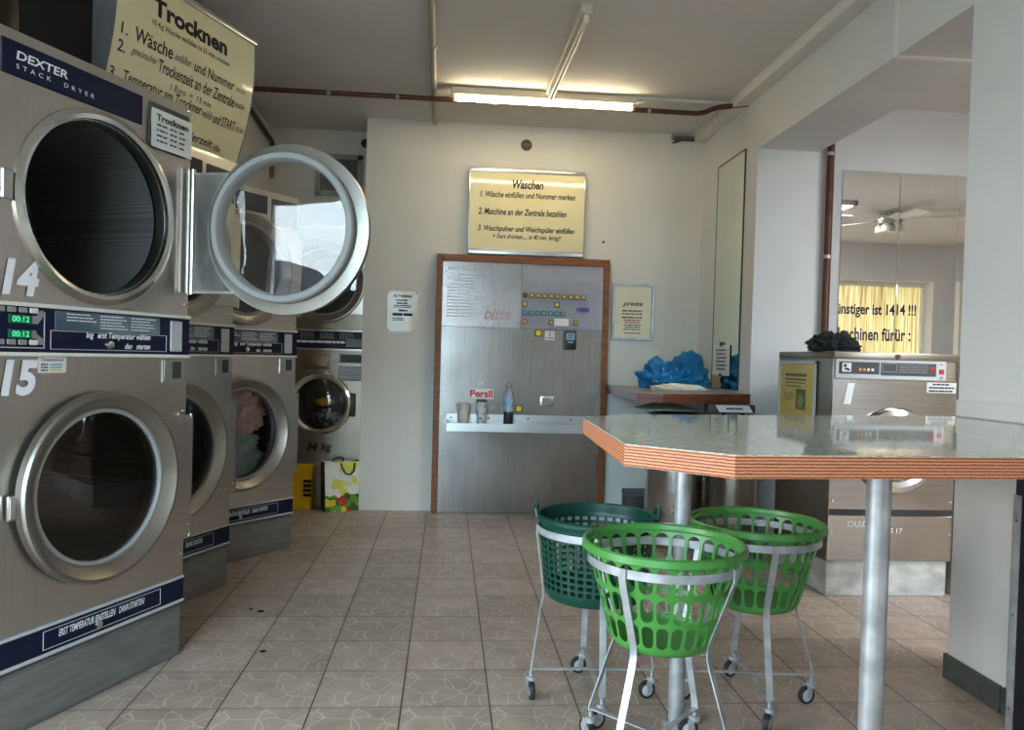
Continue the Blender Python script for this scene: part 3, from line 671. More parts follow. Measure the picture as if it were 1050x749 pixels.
r = bag('yellow_bag', 'yellow shopping bag with a black patch, half hidden beside the vegetable bag', -.13, .13, 0, .10, .335, (yel, yel), (-.40, 3.38, 0), math.radians(-4), 1.03)
b = MB()
for k in range(4): b.box(.075, .135, -.108, -.105, .10+k*.035, .122+k*.035)
b.obj('printed_patch', black, r)

# ------------------------------------------------------------------ steel control board in its wooden frame
BX0, BX1, BY = .672, 1.898, 3.205
r = empty('control_board', 'tall stainless board with rows of coloured buttons in a brown wooden frame', 'control board', (0, 0, 0)); board = r
b = MB(); b.box(.628, .674, 3.185, YB-.001, 0, 1.955, .004, 1); b.obj('frame_post', wood, r); b = MB(); b.box(1.898, 1.945, 3.185, YB-.001, 0, 1.955, .004, 1); b.obj('frame_post', wood, r)
b = MB(); b.box(.674, 1.898, 3.185, YB-.001, 1.902, 1.955, .004, 1); b.obj('frame_rail', wood, r)
MB().box(BX0, BX1, BY, YB-.001, 0.004, 1.412).obj('lower_plate', steel_b, r)
MB().box(BX0, 1.270, BY-.003, YB-.001, 1.415, 1.902).obj('upper_plate', brushed('etched_steel', srgb(168, 160, 160), srgb(182, 174, 173), .26, scale=(120, 3, 3)), r)
pl = M('button_plate', srgb(176, 176, 184), .18, .25); MB().box(1.272, BX1, BY-.004, YB-.001, 1.415, 1.902).obj('button_plate', pl, r)
ft = M('faint_print', srgb(196, 190, 188), .4, .3)
b = MB(); dashes(b, .71, .93, 1.84, .022, BY-.0042, seed=2, gap=.2); b.obj('etched_heading', ft, r, 0)
for j in range(14): dashes(MB(), .71, .71+(.2 if j % 3 else .28), 1.80-j*.024, .009, BY-.0042, seed=j).obj('etched_line', ft, r, 0)
b = MB(); text(b, 'bitte', .99, 1.2, 1.475, 1.56, BY-.0042, .3, .01); b.obj('etched_word', M('pink_print', srgb(170, 140, 142), .4, .3), r, 0)
foil = glassy('foil', (.93, .93, .97, 1), .03, .12)
b = MB(); V = []
for i in range(25):
    for j in range(17):
        u, v = i/24, j/16; V.append((1.285+.585*u, BY-.010-.008*(mnoise.noise((u*5, v*4, 1.))+mnoise.noise((u*11+v*6, v*2, 4.))*.5)-.006, 1.42+.36*v))
b.faces(V, [(i*17+j, (i+1)*17+j, (i+1)*17+j+1, i*17+j+1) for i in range(24) for j in range(16)]); b.obj('crumpled_foil', foil, r)
BC = {'red': srgb(150, 40, 40), 'yellow': srgb(236, 206, 40), 'pale': srgb(214, 184, 74), 'teal': srgb(96, 178, 170), 'amber': srgb(222, 166, 84)}
BM = {k: M('button_'+k, v, .35) for k, v in BC.items()}
def button(x, z, c, s=.017):
    o = MB().box(-s, s, -.012, 0, -s, s, .002, 1).obj('button', black, r, loc=(x, BY-.019, z))
    MB().box(-s*.72, s*.72, -.0145, -.01, -s*.72, s*.72, .001, 1).obj('cap', BM[c], o); return o
for k in range(10): button(1.297+k*.0497, 1.666-.0006*k, 'red' if k == 0 else 'pale')
for x in (1.297, 1.543): button(x, 1.598, 'yellow', .018)
for k in range(7): button(1.297+k*.0488, 1.532, 'teal')
for x in (1.299, 1.502, 1.69): button(x, 1.465, 'amber')
MB().box(1.697, 1.795, BY-.008, BY-.003, 1.55, 1.585).obj('blue_sticker', noisy('blue_sticker', srgb(60, 66, 150), srgb(96, 100, 176), .4, scale=(20, 20, 20)), r)
MB().box(1.525, 1.635, BY-.024, BY-.018, 1.44, 1.497).obj('white_label', paper, r)
o = MB().box(-.024, .024, -.012, .01, -.024, .024, .003, 1).obj('coin_slot', black, r, loc=(1.407, BY-.012, 1.381)); MB().box(-.019, .019, -.015, -.01, -.019, .019, .002, 1).obj('cap', BM['yellow'], o)
o = MB().box(1.46, 1.535, BY-.002, BY, 1.33, 1.40).obj('label', paper_l := M('pale_label', srgb(214, 208, 206), .4), r); MB().box(1.495, 1.501, BY-.0035, BY-.001, 1.36, 1.392).obj('label_mark', ink, o); dashes(MB(), 1.47, 1.525, 1.345, .006, BY-.0035, seed=4).obj('label_line', ink, o, 0)
t = MB().box(1.602, 1.698, BY-.04, BY, 1.262, 1.405, .008, 2).obj('card_terminal', black, r)
MB().box(1.618, 1.684, BY-.0425, BY-.039, 1.335, 1.39, .002, 1).obj('screen', M('lcd', srgb(150, 176, 196), .2), t); MB().box(1.63, 1.672, BY-.0425, BY-.039, 1.316, 1.322).obj('terminal_mark', paper, t)
for k in range(3): dashes(MB(), 1.632, 1.67, 1.376-k*.014, .006, BY-.0435, seed=k+70).obj('screen_line', blue_ink, t, 0)
dashes(MB(), 1.73, 1.83, 1.355, .02, BY-.001, seed=9, gap=.1).obj('scratched_label', M('worn_label', srgb(140, 134, 130), .5, .4), r, 0)
# lower fittings of the board
MB().box(.958, .998, BY-.002, BY, .975, 1.005).obj('small_label', paper, r); b = MB(); text(b, 'HIT', .966, .99, .983, .997, BY-.003); b.obj('label_lettering', ink, r, 0)
o = MB().box(.895, 1.08, BY-.003, BY, .872, .948, .002, 1).obj('brand_plate', paper, r); b = MB(); text(b, 'Persil', .902, 1.073, .882, .94, BY-.0042, 0, .04); b.obj('brand_lettering', M('brand_red', srgb(214, 54, 52), .4), o, 0)
b = MB(); b.box(.952, 1.028, BY-.05, BY, .75, .868, .01, 2); b.obj('dispenser', darkgrey, r)
for nm, x, z in (('keyhole', 1.083, .801),):
    o = MB().lathe([(0, -.01), (.014, -.009), (.016, 0)], (x, BY, z), n=20).obj('lock', chrome, r); MB().box(x-.003, x+.003, BY-.012, BY-.009, z-.008, z+.008).obj(nm, black, o)
o = MB().box(-.026, .026, -.012, 0, -.026, .026, .003, 1).obj('push_button', black, r, loc=(1.275, BY, .802)); MB().box(-.019, .019, -.015, -.01, -.019, .019, .002, 1).obj('cap', BM['yellow'], o)
b = MB(); b.box(1.435, 1.54, BY-.012, BY, .83, .905, .006, 2); b.obj('recessed_pull', steel, r); MB().box(1.45, 1.526, BY-.0135, BY-.011, .842, .89, .002, 1).obj('pull_recess', midgrey, r)
for x in (.69, 1.882):
    for z in (.1, .45, .75, .95, 1.15, 1.40, 1.52, 1.72):
        MB().lathe([(0, -.007), (.005, -.006), (.007, 0)], (x, BY-.003, z), n=10).obj('screw', chrome, r)
# tray on the board with the things standing on it
TZ = .683
r = empty('soap_tray', 'long aluminium tray screwed across the steel control board', 'tray', (.728, BY, TZ))
b = MB(); b.box(0, 1.13, -.004, -.001, 0, .072, .001, 1); b.box(0, 1.13, -.13, -.004, -.004, 0, .001, 1); b.box(0, 1.13, -.134, -.13, -.05, .012, .001, 1); b.box(.0, .003, -.13, -.004, -.004, .03); b.box(1.127, 1.13, -.13, -.004, -.004, .03); b.obj('tray_sheet', alu, r)
for x in (.035, .32, .62, .95): MB().lathe([(0, -.008), (.006, -.007), (.008, -.003)], (x, 0, .042), n=10).obj('screw', black, r)
def cup(label, x, y, z, m, rr=.042, h=.125):
    b = MB(); b.lathe([(0, .002), (rr*.72, .002), (rr*.98, h-.006), (rr, h), (rr*1.04, h), (rr*1.03, h-.004), (rr*.76, 0), (0, 0)], (0, 0, 0), 'Z', 32)
    o = b.obj('plastic_cup', m); o.location = (x, y, z); return tag(o, label, 'cup')
cup_m = noisy('milky_cup', srgb(206, 200, 184), srgb(190, 184, 168), .45, scale=(14, 14, 14))
cup('milky plastic cup on the left end of the aluminium tray', .852, BY-.075, TZ+.001, cup_m, .05, .15)
cup_s = noisy('speckled_cup', srgb(206, 206, 200), srgb(110, 112, 110), .45, scale=(40, 40, 40), lo=.55, hi=.62)
cup('speckled plastic cup under the red and white plate', .988, BY-.092, TZ+.001, cup_s, .04, .165)
r = empty('detergent_bottle', 'clear blue detergent bottle with white cap standing on the aluminium tray', 'bottle', (1.192, BY-.06, TZ+.001))
b = MB(); b.lathe([(0, 0), (.034, 0), (.037, .006), (.037, .1), (0, .1)], (0, 0, 0), 'Z', 32); b.obj('lower_body', M('smoky_bottle', srgb(52, 54, 62), .15), r)
b = MB(); b.lathe([(.037, .1), (.036, .2), (.03, .235), (.014, .262), (.013, .275), (0, .275)], (0, 0, 0), 'Z', 32); b.obj('upper_body', M('pale_bottle', srgb(168, 176, 186), .1), r)
b = MB(); b.lathe([(.0378, .12), (.0374, .205), (.0368, .205), (.037, .12)], (0, 0, 0), 'Z', 32, closed=True); b.obj('label', noisy('bottle_label', srgb(96, 140, 190), srgb(196, 214, 230), .4, scale=(30, 30, 30)), r)
b = MB(); b.lathe([(.015, .268), (.018, .27), (.018, .298), (.008, .304), (.008, .318), (0, .318)], (0, 0, 0), 'Z', 20); b.obj('cap', noisy('bottle_cap', srgb(200, 190, 180), srgb(60, 56, 54), .4, scale=(30, 30, 30)), r)

# ------------------------------------------------------------------ notices on the back wall
r = empty('price_list', 'silver framed yellowish price list beside the wooden frame', 'price list', (1.985, YB-.001, 1.352))
b = MB()
for q in ((0, .332, 0, .02), (0, .332, .42, .44), (0, .02, .02, .42), (.312, .332, .02, .42)): b.box(q[0], q[1], -.02, 0, q[2], q[3], .003, 1)
b.obj('frame', galv, r); MB().box(.018, .314, -.008, -.001, .018, .422).obj('sheet', cream_paper, r)
b = MB(); text(b, 'preise', .085, .245, .255, .30, -.009, .4, .02); b.obj('heading', ink, r, 0)
for j, z in enumerate((.222, .198, .170)): dashes(MB(), .08, .24, z, .010, -.009, seed=j).obj('price_line', ink if j != 1 else red_ink, r, 0)
for j, (z, m) in enumerate(((.150, red_ink), (.134, red_ink), (.113, ink), (.096, ink), (.079, ink), (.05, ink))): dashes(MB(), .095+.01*(j % 2), .23, z, .008, -.009, seed=j+5).obj('price_line', m, r, 0)
r = empty('problem_notice', 'laminated white notice beginning Bei Problemen on the white wall', 'notice', (.262, YB-.001, 1.362))
sheet('sheet', 0, .228, 0, .31, M('laminated_sheet', srgb(222, 220, 206), .2), r, .006).location = (0, -.004, 0)
b = MB(); text(b, 'Bei Problemen', .045, .185, .262, .286, -.010, .25, .02); b.obj('heading', ink, r, 0)
for j, (x0, x1, z, h, m) in enumerate(((.065, .1, .235, .008, ink), (.1, .15, .233, .012, red_ink), (.07, .15, .212, .010, ink), (.05, .18, .196, .007, ink), (.045, .18, .184, .006, ink), (.085, .15, .155, .014, ink), (.04, .19, .122, .02, ink), (.04, .12, .098, .007, ink), (.04, .13, .086, .006, ink))):
    dashes(MB(), x0, x1, z, h, -.010, seed=j, gap=.15).obj('text_line', m, r, 0)
for x, z in ((.012, .298), (.216, .298), (.012, .012), (.2, .008)): MB().lathe([(0, -.009), (.005, -.008), (.006, -.004)], (x, 0, z), n=10).obj('pin', grey_ink, r)
r = empty('wall_socket_hole', 'round dark hole with wire ends high on the back wall above the Waschen sign', 'wall hole', (1.285, YB-.001, 2.82))
MB().lathe([(0, -.002), (.034, -.002), (.036, -.004), (.042, -.004), (.043, 0)], n=32).obj('rim', M('hole_grey', srgb(88, 80, 72), .8), r)
for k in range(3): MB().box(-.026+k*.02, -.014+k*.02, -.012, -.002, -.012, .014, .002, 1).obj('terminal', M('terminal_grey', srgb(130, 122, 112), .6), r)
r = empty('ceiling_camera', 'small white round camera with black lens at the left edge of the back wall', 'camera', (.035, 3.659, 2.86))
MB().lathe([(.0, -.05), (.05, -.05), (.062, -.04), (.064, 0)], n=36).obj('housing', white_paint, r); MB().lathe([(0, -.066), (.02, -.064), (.036, -.052), (.04, -.048)], n=28).obj('lens', black, r)

# ------------------------------------------------------------------ fluorescent lamps, pipes and conduits under the ceiling
tube_on = M('lit_tube', srgb(255, 250, 220), .4, Emission_Color=(1., .85, .56, 1), Emission_Strength=TUBE_E)
tube_off = M('unlit_tube', srgb(206, 202, 192), .3)
batten_m = M('batten_enamel', srgb(206, 198, 182), .45)
def batten(label, p, rz, L, on):
    r = empty('batten_lamp', label, 'ceiling lamp', p, rz, 'bare fluorescent battens')
    b = MB(); b.box(0, L, -.03, .03, -.05, 0, .004, 1); b.obj('housing', batten_m, r)
    for x in (.012, L-.03): b = MB(); b.box(x, x+.018, -.014, .014, -.088, -.048, .003, 1); b.obj('lamp_holder', white_paint, r)
    b = MB(); b.tube([(.03, 0, -.075), (L-.03, 0, -.075)], .013, 16); b.obj('tube', tube_on if on else tube_off, r)
    return r
batten('lit fluorescent batten glowing warm above the back wall', (.705, 2.52, CZ-.001), 0, 1.24, True)
batten('unlit fluorescent batten running along the ceiling towards the lit one', (1.352, 2.42, CZ-.001), math.radians(-89), 1.2, False)
def pipe(name, label, cat, pts, rr, m, group=None, clips=()):
    if clips: 
        r = empty(name, label, cat, pts[0], 0, group); o0 = Vector(pts[0])
        MB().tube([Vector(p)-o0 for p in pts], rr, 14).obj('pipe', m, r)
        for c, ax in clips:
            b = MB(); b.lathe([(rr, -.011), (rr+.005, -.011), (rr+.005, .011), (rr, .011)], Vector(c)-o0, ax, 20, closed=True); b.obj('clip', galv, r)
        return r
    return tag(MB().tube(pts, rr, 14).obj(name, m), label, cat, group)
def bend(pts, rr=.04, k=5):
    out = [Vector(pts[0])]
    for a, b_, c in zip(pts, pts[1:], pts[2:]):
        a, b_, c = Vector(a), Vector(b_), Vector(c); p = b_+(a-b_).normalized()*rr; q = b_+(c-b_).normalized()*rr
        for i in range(k+1):
            t = i/k; out.append(p*(1-t)**2+b_*2*t*(1-t)+q*t*t)
    return out+[Vector(pts[-1])]
PZ = CZ-.062
pipe('copper_pipe', 'brown copper pipe running under the ceiling from the left sign to the right wall', 'pipe',
     bend([(-1.3, 2.585, PZ), (2.42, 2.585, PZ), (2.50, 2.50, PZ+.02), (2.68, 2.40, PZ+.02)], .05), .017, copper, None, [((x, 2.585, PZ), 'X') for x in (-.1, .35, 1.0, 2.05)])
pipe('drop_pipe', 'short dark pipe dropping down the recess corner behind the open door', 'pipe', bend([(-.695, 2.63, 2.90), (-.695, 3.635, 2.84), (-.695, 3.635, 2.56)], .05), .017, M('dark_pipe', srgb(70, 52, 44), .5))
pipe('ceiling_conduit', 'grey painted pipe along the ceiling, ending at the top of the back wall', 'pipe', [(.628, -2.5, CZ-.022), (.585, YB-.03, CZ-.022)], .019, M('conduit_grey', srgb(176, 170, 158), .5), None, [((.6, 1.8, CZ-.022), 'Y')])
pipe('cable_conduit', 'thin white cable duct on the ceiling between lamp and right wall', 'cable duct', [(1.946, 2.50, CZ-.011), (2.585, 2.50, CZ-.011)], .011, white_paint)
o = empty('cable_ends', 'loose bundle of grey cable ends sticking out of the ceiling duct corner', 'cables', (2.56, YB-.05, CZ-.04))
for k in range(6):
    rd = random.Random(k); MB().tube([(.03, .01, .012-.006*k), (-.06, .0+.006*k, .012-.005*k), (-.13-.03*rd.random(), .01*rd.random(), .01-.011*k)], .005, 6).obj('cable', M('cable_%d' % k, srgb(120-8*k, 116-8*k, 100-6*k), .6), o)
pipe('riser_pipe', 'brown vertical pipe beside the mirrors of the side room', 'pipe', [(3.262, YM-.05, .0), (3.262, YM-.05, CZ)], .024, copper, None, [((3.262, YM-.05, z), 'Z') for z in (1.0, 1.93, 2.62)])
# exhaust duct on top of the first dryer, in front of the dark partition
p, th = on_dryer(D1, .26, -.29, 2.112)
r = empty('exhaust_duct', 'dark shiny exhaust elbow on top of the nearest dryer', 'duct', p, th)
b = MB(); b.tube(bend([(0.02, .0, 0.), (0.02, .0, .30), (-.6, 0.1, .34)], .16, 8), .13, 28); b.obj('elbow', M('duct_steel', srgb(70, 68, 62), .25, 1.), r)
b = MB(); b.lathe([(.13, .004), (.15, .004), (.15, .02), (.13, .02)], (.02, 0, 0), 'Z', 32, closed=True); b.obj('collar', darkgrey, r)
p, th = on_dryer(D1, .50, 0, 0); 
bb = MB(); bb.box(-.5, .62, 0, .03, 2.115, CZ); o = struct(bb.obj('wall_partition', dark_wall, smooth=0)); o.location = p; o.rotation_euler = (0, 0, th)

# ------------------------------------------------------------------ counter on steel legs
CT = 1.013; TH = .047
poly = [(1.144, -.262), (1.108, -.971), (1.291, -1.13), (XR-.002, -1.02), (XR-.002, .185), (2.62, .205), (1.284, -.102)]
r = empty('counter_table', 'chamfered plywood counter with a speckled grey-green top on round steel legs', 'table', (1.9, -.5, 0)); counter = r
off = lambda q, d=0: [(x-1.9, y+.5) for x, y in q]
b = MB(); b.prism(off(poly), CT-TH, CT-.002); b.obj('plywood_board', ply, r, 20)
b = MB(); b.prism(off(poly), CT-.002, CT); b.obj('laminate_top', lam, r, 20)
for x, y in ((1.507, -.136), (1.700, -.94)):
    b = MB(); b.lathe([(.0, 0), (.026, 0), (.026, CT-TH), (0, CT-TH)], (x-1.9, y+.5, 0), 'Z', 28); b.obj('leg', galv, r)
    b = MB(); b.lathe([(.027, 0), (.05, 0), (.05, .006), (.03, .008)], (x-1.9, y+.5, 0), 'Z', 28); b.obj('leg_flange', galv, r)
r = empty('side_panel_cabinet', 'black cabinet with an aluminium corner strip under the right end of the counter', 'cabinet', (2.535, -.30, 0))
MB().box(0, .13, -.75, 0, .0, CT-TH-.004, .003, 1).obj('carcass', M('black_laminate', (.010, .011, .016, 1), .35), r)
b = MB(); b.box(-.002, .0, -.030, .002, .002, .80); b.box(-.002, .028, .0, .002, .002, .80); b.obj('corner_strip', galv, r)
for z in (.12, .42, .72): MB().lathe([(0, -.004), (.005, -.003), (.006, 0)], (-.002, -.015, z), 'X', 10).obj('screw', chrome, r)

# ------------------------------------------------------------------ basket carts
def holes_band(b, r0, z0, r1, z1, n, mx, mz, k=6, a_off=0., rows=1):
    """band of a cone with n rounded slots per row; mx, mz = solid share of each cell"""
    for q in range(rows):
        za, zb = z0+(z1-z0)*q/rows, z0+(z1-z0)*(q+1)/rows; ra, rb = r0+(r1-r0)*q/rows, r0+(r1-r0)*(q+1)/rows
        w = 2*PI*(ra+rb)/2/n; h = zb-za
        hw, hh = w*(1-mx)/2, h*(1-mz)/2; rr = min(hw, hh) if k > 1 else 0
        inner = []; outer = []
        for (sx, sz, a0) in ((1, 1, 0), (-1, 1, PI/2), (-1, -1, PI), (1, -1, 3*PI/2)):
            for i in range(k):
                a = a0+PI/2*i/max(1, k-1) if k > 1 else a0+PI/4
                if k > 1: inner.append((sx*(hw-rr)+rr*math.cos(a), sz*(hh-rr)+rr*math.sin(a)))
                else: inner.append((sx*hw, sz*hh))
        for (x, z) in inner:
            t = min(w/2/abs(x) if abs(x) > 1e-9 else 1e9, h/2/abs(z) if abs(z) > 1e-9 else 1e9); outer.append((x*t, z*t))
        # make sure the cell corners are hit
        cor = {}
        for (sx, sz) in ((1, 1), (-1, 1), (-1, -1), (1, -1)):
            i = min(range(len(outer)), key=lambda j: (outer[j][0]-sx*w/2)**2+(outer[j][1]-sz*h/2)**2); outer[i] = (sx*w/2, sz*h/2)
        m = len(inner)
        for c in range(n):
            ac = 2*PI*(c+a_off)/n
            def P(x, z):
                t = (z+h/2)/h; R = ra+(rb-ra)*t; a = ac+x/w*2*PI/n; return (R*math.cos(a), R*math.sin(a), za+z+h/2)
            base = [b.b.verts.new(P(*q_)) for q_ in inner]+[b.b.verts.new(P(*q_)) for q_ in outer]
            for i in range(m):
                j = (i+1) % m
                try: b.b.faces.new((base[i], base[m+i], base[m+j], base[j]))
                except ValueError: pass
    return b
def solid_shell(me_name, b, th, smooth=40):
    bmesh.ops.remove_doubles(b.b, verts=b.b.verts[:], dist=2e-4)
    bmesh.ops.recalc_face_normals(b.b, faces=b.b.faces[:])
    bmesh.ops.solidify(b.b, geom=b.b.faces[:], thickness=th)
    return b.mesh(me_name, smooth)
H1 = .300; RT, RB = .224, .143
def slot_basket(name, label, loc, rz, mat):
    r = empty(name, label, 'basket', loc, rz, 'laundry baskets in rolling carts')
    if 'slotb' not in ME:
        b = MB(); z1, z2 = .028, H1-.035; rad = lambda z: RB+(RT-RB)*z/H1
        n = 26; hs = [.028, .104, .186, .278]
        for i in range(3): holes_band(b, rad(hs[i]), hs[i], rad(hs[i+1]), hs[i+1], n, .21, .14, 6)
        ME['slotb'] = solid_shell('slotted_wall', b, -.0035)
        b = MB(); b.lathe([(rad(.278), .278), (RT-.003, H1-.004), (RT+.004, H1), (RT+.012, H1-.004), (RT+.014, H1-.022), (RT+.010, H1-.025), (RT+.006, H1-.010), (RT, H1-.010), (rad(.278)-.003, .278)], axis='Z', n=104, closed=True); ME['slotr'] = b.mesh('rim')
    
    if 'slotf' not in ME:
        b = MB(); q = RB-.0035; b.lathe([(0, 0), (q-.018, 0), (q-.002, .006), (RB+.004, .018), (RB+.0085, .032), (RB+.0035, .032), (RB-.001, .018), (q-.006, .010), (q-.02, .004), (0, .004)], axis='Z', n=104); ME['slotf'] = b.mesh('floor_pan')
    put('floor_pan', ME['slotf'], mat, r); put('slotted_wall', ME['slotb'], mat, r); put('rim', ME['slotr'], mat, r); return r
def grid_basket(name, label, loc, rz, mat):
    r = empty(name, label, 'basket', loc, rz, 'laundry baskets in rolling carts')
    b = MB(); h = .292; rb, rt = .172, .202; rad = lambda z: rb+(rt-rb)*z/h
    b.lathe([(0, 0), (rb-.03, 0), (rb-.008, .008), (rb+.001, .024), (rad(.04), .04)], axis='Z', n=84)
    holes_band(b, rad(.04), .04, rad(.245), .245, 40, .36, .38, 1, rows=9)
    me = solid_shell('grid_wall', b, -.003); put('grid_wall', me, mat, r)
    b = MB(); b.lathe([(rad(.245), .245), (rt-.002, h-.004), (rt+.004, h), (rt+.010, h-.006), (rt+.010, h-.016), (rt+.003, h-.012), (rad(.245)-.003, .245)], axis='Z', n=84, closed=True); b.obj('rim', mat, r)
    for s in (1, -1):
        b = MB(); pts = [(s*(rt+.004), -.055, h-.01), (s*(rt+.010), -.045, h+.016), (s*(rt+.014), -.02, h+.030), (s*(rt+.014), .02, h+.030), (s*(rt+.010), .045, h+.016), (s*(rt+.004), .055, h-.01)]
        b.tube(pts, .007, 8); b.obj('grip', mat, r)
    return r
def caster(root, ang, rad, yaw):
    c, s = math.cos(ang), math.sin(ang); p = (rad*c, rad*s, 0)
    f = MB(); f.lathe([(0, .098), (.007, .098), (.007, .075), (.018, .075), (.018, .058), (0, .058)], axis='Z', n=16)
    f.faces([(-.012+0, -.015, .064), (.026, -.015, .032), (.040, -.015, .026), (.036, -.015, .046), (.014, -.015, .066)], [(0, 1, 2, 3, 4)])
    for sy in (-1, 1): f.box(.004, .026, sy*.0135-.001, sy*.0135+.001, .026, .066, .001, 1)
    o = f.obj('caster_fork', galv, root, loc=p); o.rotation_euler = (0, 0, yaw)
    wv = MB(); wv.lathe([(.022, -.009), (.029, -.009), (.031, -.005), (.031, .005), (.029, .009), (.022, .009)], (.020, 0, .031), 'Y', 24, closed=True)
    wv.obj('wheel', M_tyre, o); h = MB(); h.lathe([(0, -.010), (.012, -.010), (.023, -.006), (.023, .006), (.012, .010), (0, .010)], (.020, 0, .031), 'Y', 20); h.obj('wheel_hub', lightgrey, o)
M_tyre = M('tyre', (.02, .02, .022, 1), .6)
def cart(label, c, rz, zh, rh, zb, rb, rc, yaws, spread=1.):
    r = empty('basket_cart', label, 'cart', (c[0], c[1], 0), rz, 'rolling basket carts')
    b = MB(); b.lathe([(rh, zh-.012), (rh+.003, zh-.012), (rh+.003, zh+.012), (rh, zh+.012)], axis='Z', n=72, closed=True); b.obj('hoop', galv, r)
    for k in range(4):
        a = k*PI/2; ca, sa = math.cos(a), math.sin(a); R = lambda q, z: (q*ca, q*sa, z); sd = (-sa, ca, 0)
        pts = [R(rh+.006, zh+.013), R(rh+.006, zh-.02), R(rb+.010, zb+.03), R(rb+.009, zb), R(rb+.016, zb-.03), R(rc, .112), R(rc, .096)]
        b = MB(); b.strap(pts, .022, .004, [sd]*len(pts)); b.obj('leg', galv, r)
        b = MB(); b.tube([R(rb+.006, zb+.006), R(rb-.04, zb-.004)], .003, 6); b.obj('rest_pin', galv, r)
        caster(r, a, rc, yaws[k])
    for k in range(2):
        a = k*PI/2; ca, sa = math.cos(a), math.sin(a); z = .096+.005*k
        b = MB(); b.strap([(-rc*ca, -rc*sa, z), (0, 0, z), (rc*ca, rc*sa, z)], .016, .004, [(-sa, ca, 0)]*3); b.obj('cross_bar', galv, r)
    return r
RZ1, RZ3 = math.radians(45), math.radians(84)
z1 = .672-H1
cart('nearest rolling wire cart, carrying the front light-green basket', (1.368, -.405), RZ1, z1+H1-.055, .217, z1-.004, .142, .236, (2.4, 1.2, 3.5, 5.2))
slot_basket('slotted_basket', 'front light-green slotted plastic laundry basket, in front of the other two', (1.368, -.405, z1), .1, green)
z3 = .646-H1
cart('rolling wire cart on the right under the counter, carrying the rear light-green basket', (1.822, .02), RZ3, z3+H1-.055, .217, z3-.004, .142, .215, (2.2, 1.8, 2.6, 1.9))
slot_basket('slotted_basket', 'rear right light-green slotted plastic laundry basket in front of the washing machine', (1.822, .02, z3), .37, M('shaded_green_plastic', srgb(62, 122, 56), .36))  # same plastic as the front basket, shade put into a darker green
z2 = .652-.292
cart('rolling wire cart on the left, carrying the dark green basket', (1.262, .06), math.radians(88), z2+.238, .203, z2-.004, .172, .215, (1.9, 3.2, 2.1, 1.8))
grid_basket('grid_basket', 'dark green laundry basket with small square holes and two grips', (1.262, .06, z2), math.radians(-8), dgreen)

# ------------------------------------------------------------------ corner shelf and what lies on it
r = empty('corner_shelf', 'brown wooden corner shelf between the control board and the old mirror', 'shelf', (2.3, 2.7, .94))
pl_ = [(1.95, YB-.001), (1.89, 2.02), (2.04, 1.98), (XR-.001, 2.20), (XR-.001, YB-.001)]
b = MB(); b.prism([(x-2.3, y-2.7) for x, y in pl_], 0, .055); b.obj('board', shelf_wood, r, 20)
b = MB(); b.prism([(x-2.3, y-2.7) for x, y in pl_], .055, .058); b.obj('top_sheet', M('shelf_top', srgb(150, 144, 134), .35), r, 20)
MB().box(.335, .379, -.50, .45, -.05, 0, .003, 1).obj('wall_batten', shelf_wood, r)
SZ = .999
plastic_blue = noisy('blue_plastic', srgb(10, 104, 158), srgb(26, 130, 186), .28, scale=(7, 7, 7))
def bag_heap(name, m, loc, size, seed, peaks):
    b = bmesh.new(); bmesh.ops.create_icosphere(b, subdivisions=5, radius=1)
    for v in b.verts:
        d = v.co.normalized(); q = d*1.7+Vector((seed, seed*2, 1)); k = 1
        k += .32*(1-2.2*abs(mnoise.noise(q)))+.20*(1-2*abs(mnoise.noise(q*2.1)))+.08*(1-2*abs(mnoise.noise(q*4.6)))-.25
        for pd, amt, wd in peaks: k += amt*max(0, 1-(d-Vector(pd).normalized()).length/wd)**1.3
        v.co = Vector((d.x*size[0]*k, d.y*size[1]*k, max(-.0, d.z+.35)*size[2]*k if d.z > -.35 else 0))
    mb = MB(); mb.add(b); o = mb.obj(name, m, smooth=28); o.location = loc; return o
o = bag_heap('blue_bag', plastic_blue, (2.365, 2.84, SZ+.001), (.215, .15, .13), 2.3, (((.35, 0, .9), .55, .45), ((-.6, -.2, .75), .45, .4), ((.62, -.1, .6), .35, .4), ((-1, 0, .1), .25, .45)))
tag(o, 'crumpled blue plastic bag on the wooden corner shelf', 'bag')
o = bag_heap('white_cloth', cloth('white_cloth', srgb(222, 214, 198), srgb(236, 230, 220)), (2.30, 2.52, SZ+.001), (.165, .07, .028), 5.1, (((1, 0, .3), .3, .5),)); tag(o, 'flat crumpled white cloth in front of the blue bag', 'cloth')
# old mirror on the right wall with its note
r = empty('wall_mirror', 'tall old mirror on the right wall above the corner shelf', 'mirror', (XR, 2.665, 1.01))
MB().box(-.008, -.001, -.255, .255, 0, 1.615).obj('mirror_glass', mirror_g, r, 0)
b = MB()
for q in ((-.258, .258, 1.612, 1.62), (-.258, -.252, 0, 1.615), (.252, .258, 0, 1.615)): b.box(-.010, -.0, q[0], q[1], q[2], q[3])
b.obj('edge', M('tarnished_edge', srgb(70, 72, 62), .5), r, 0)
r = empty('mirror_note', 'white printed note hanging from a dark clip on the old mirror', 'note', (XR-.0105, 2.72, 1.105), -PI/2)
sheet('sheet', -.17, .17, 0, .215, paper, r, .003).location = (0, -.003, 0)
for j in range(6): dashes(MB(), -.10+.01*(j % 3), .11-.02*(j % 2), .175-j*.027, .010, -.006, seed=j+30).obj('text_line', ink, r, 0)
MB().box(-.02, .02, -.010, -.003, .205, .238, .002, 1).obj('clip', black, r)
MB().box(-.02, .02, -.010, -.003, -.006, .014, .002, 1).obj('clip', black, r)

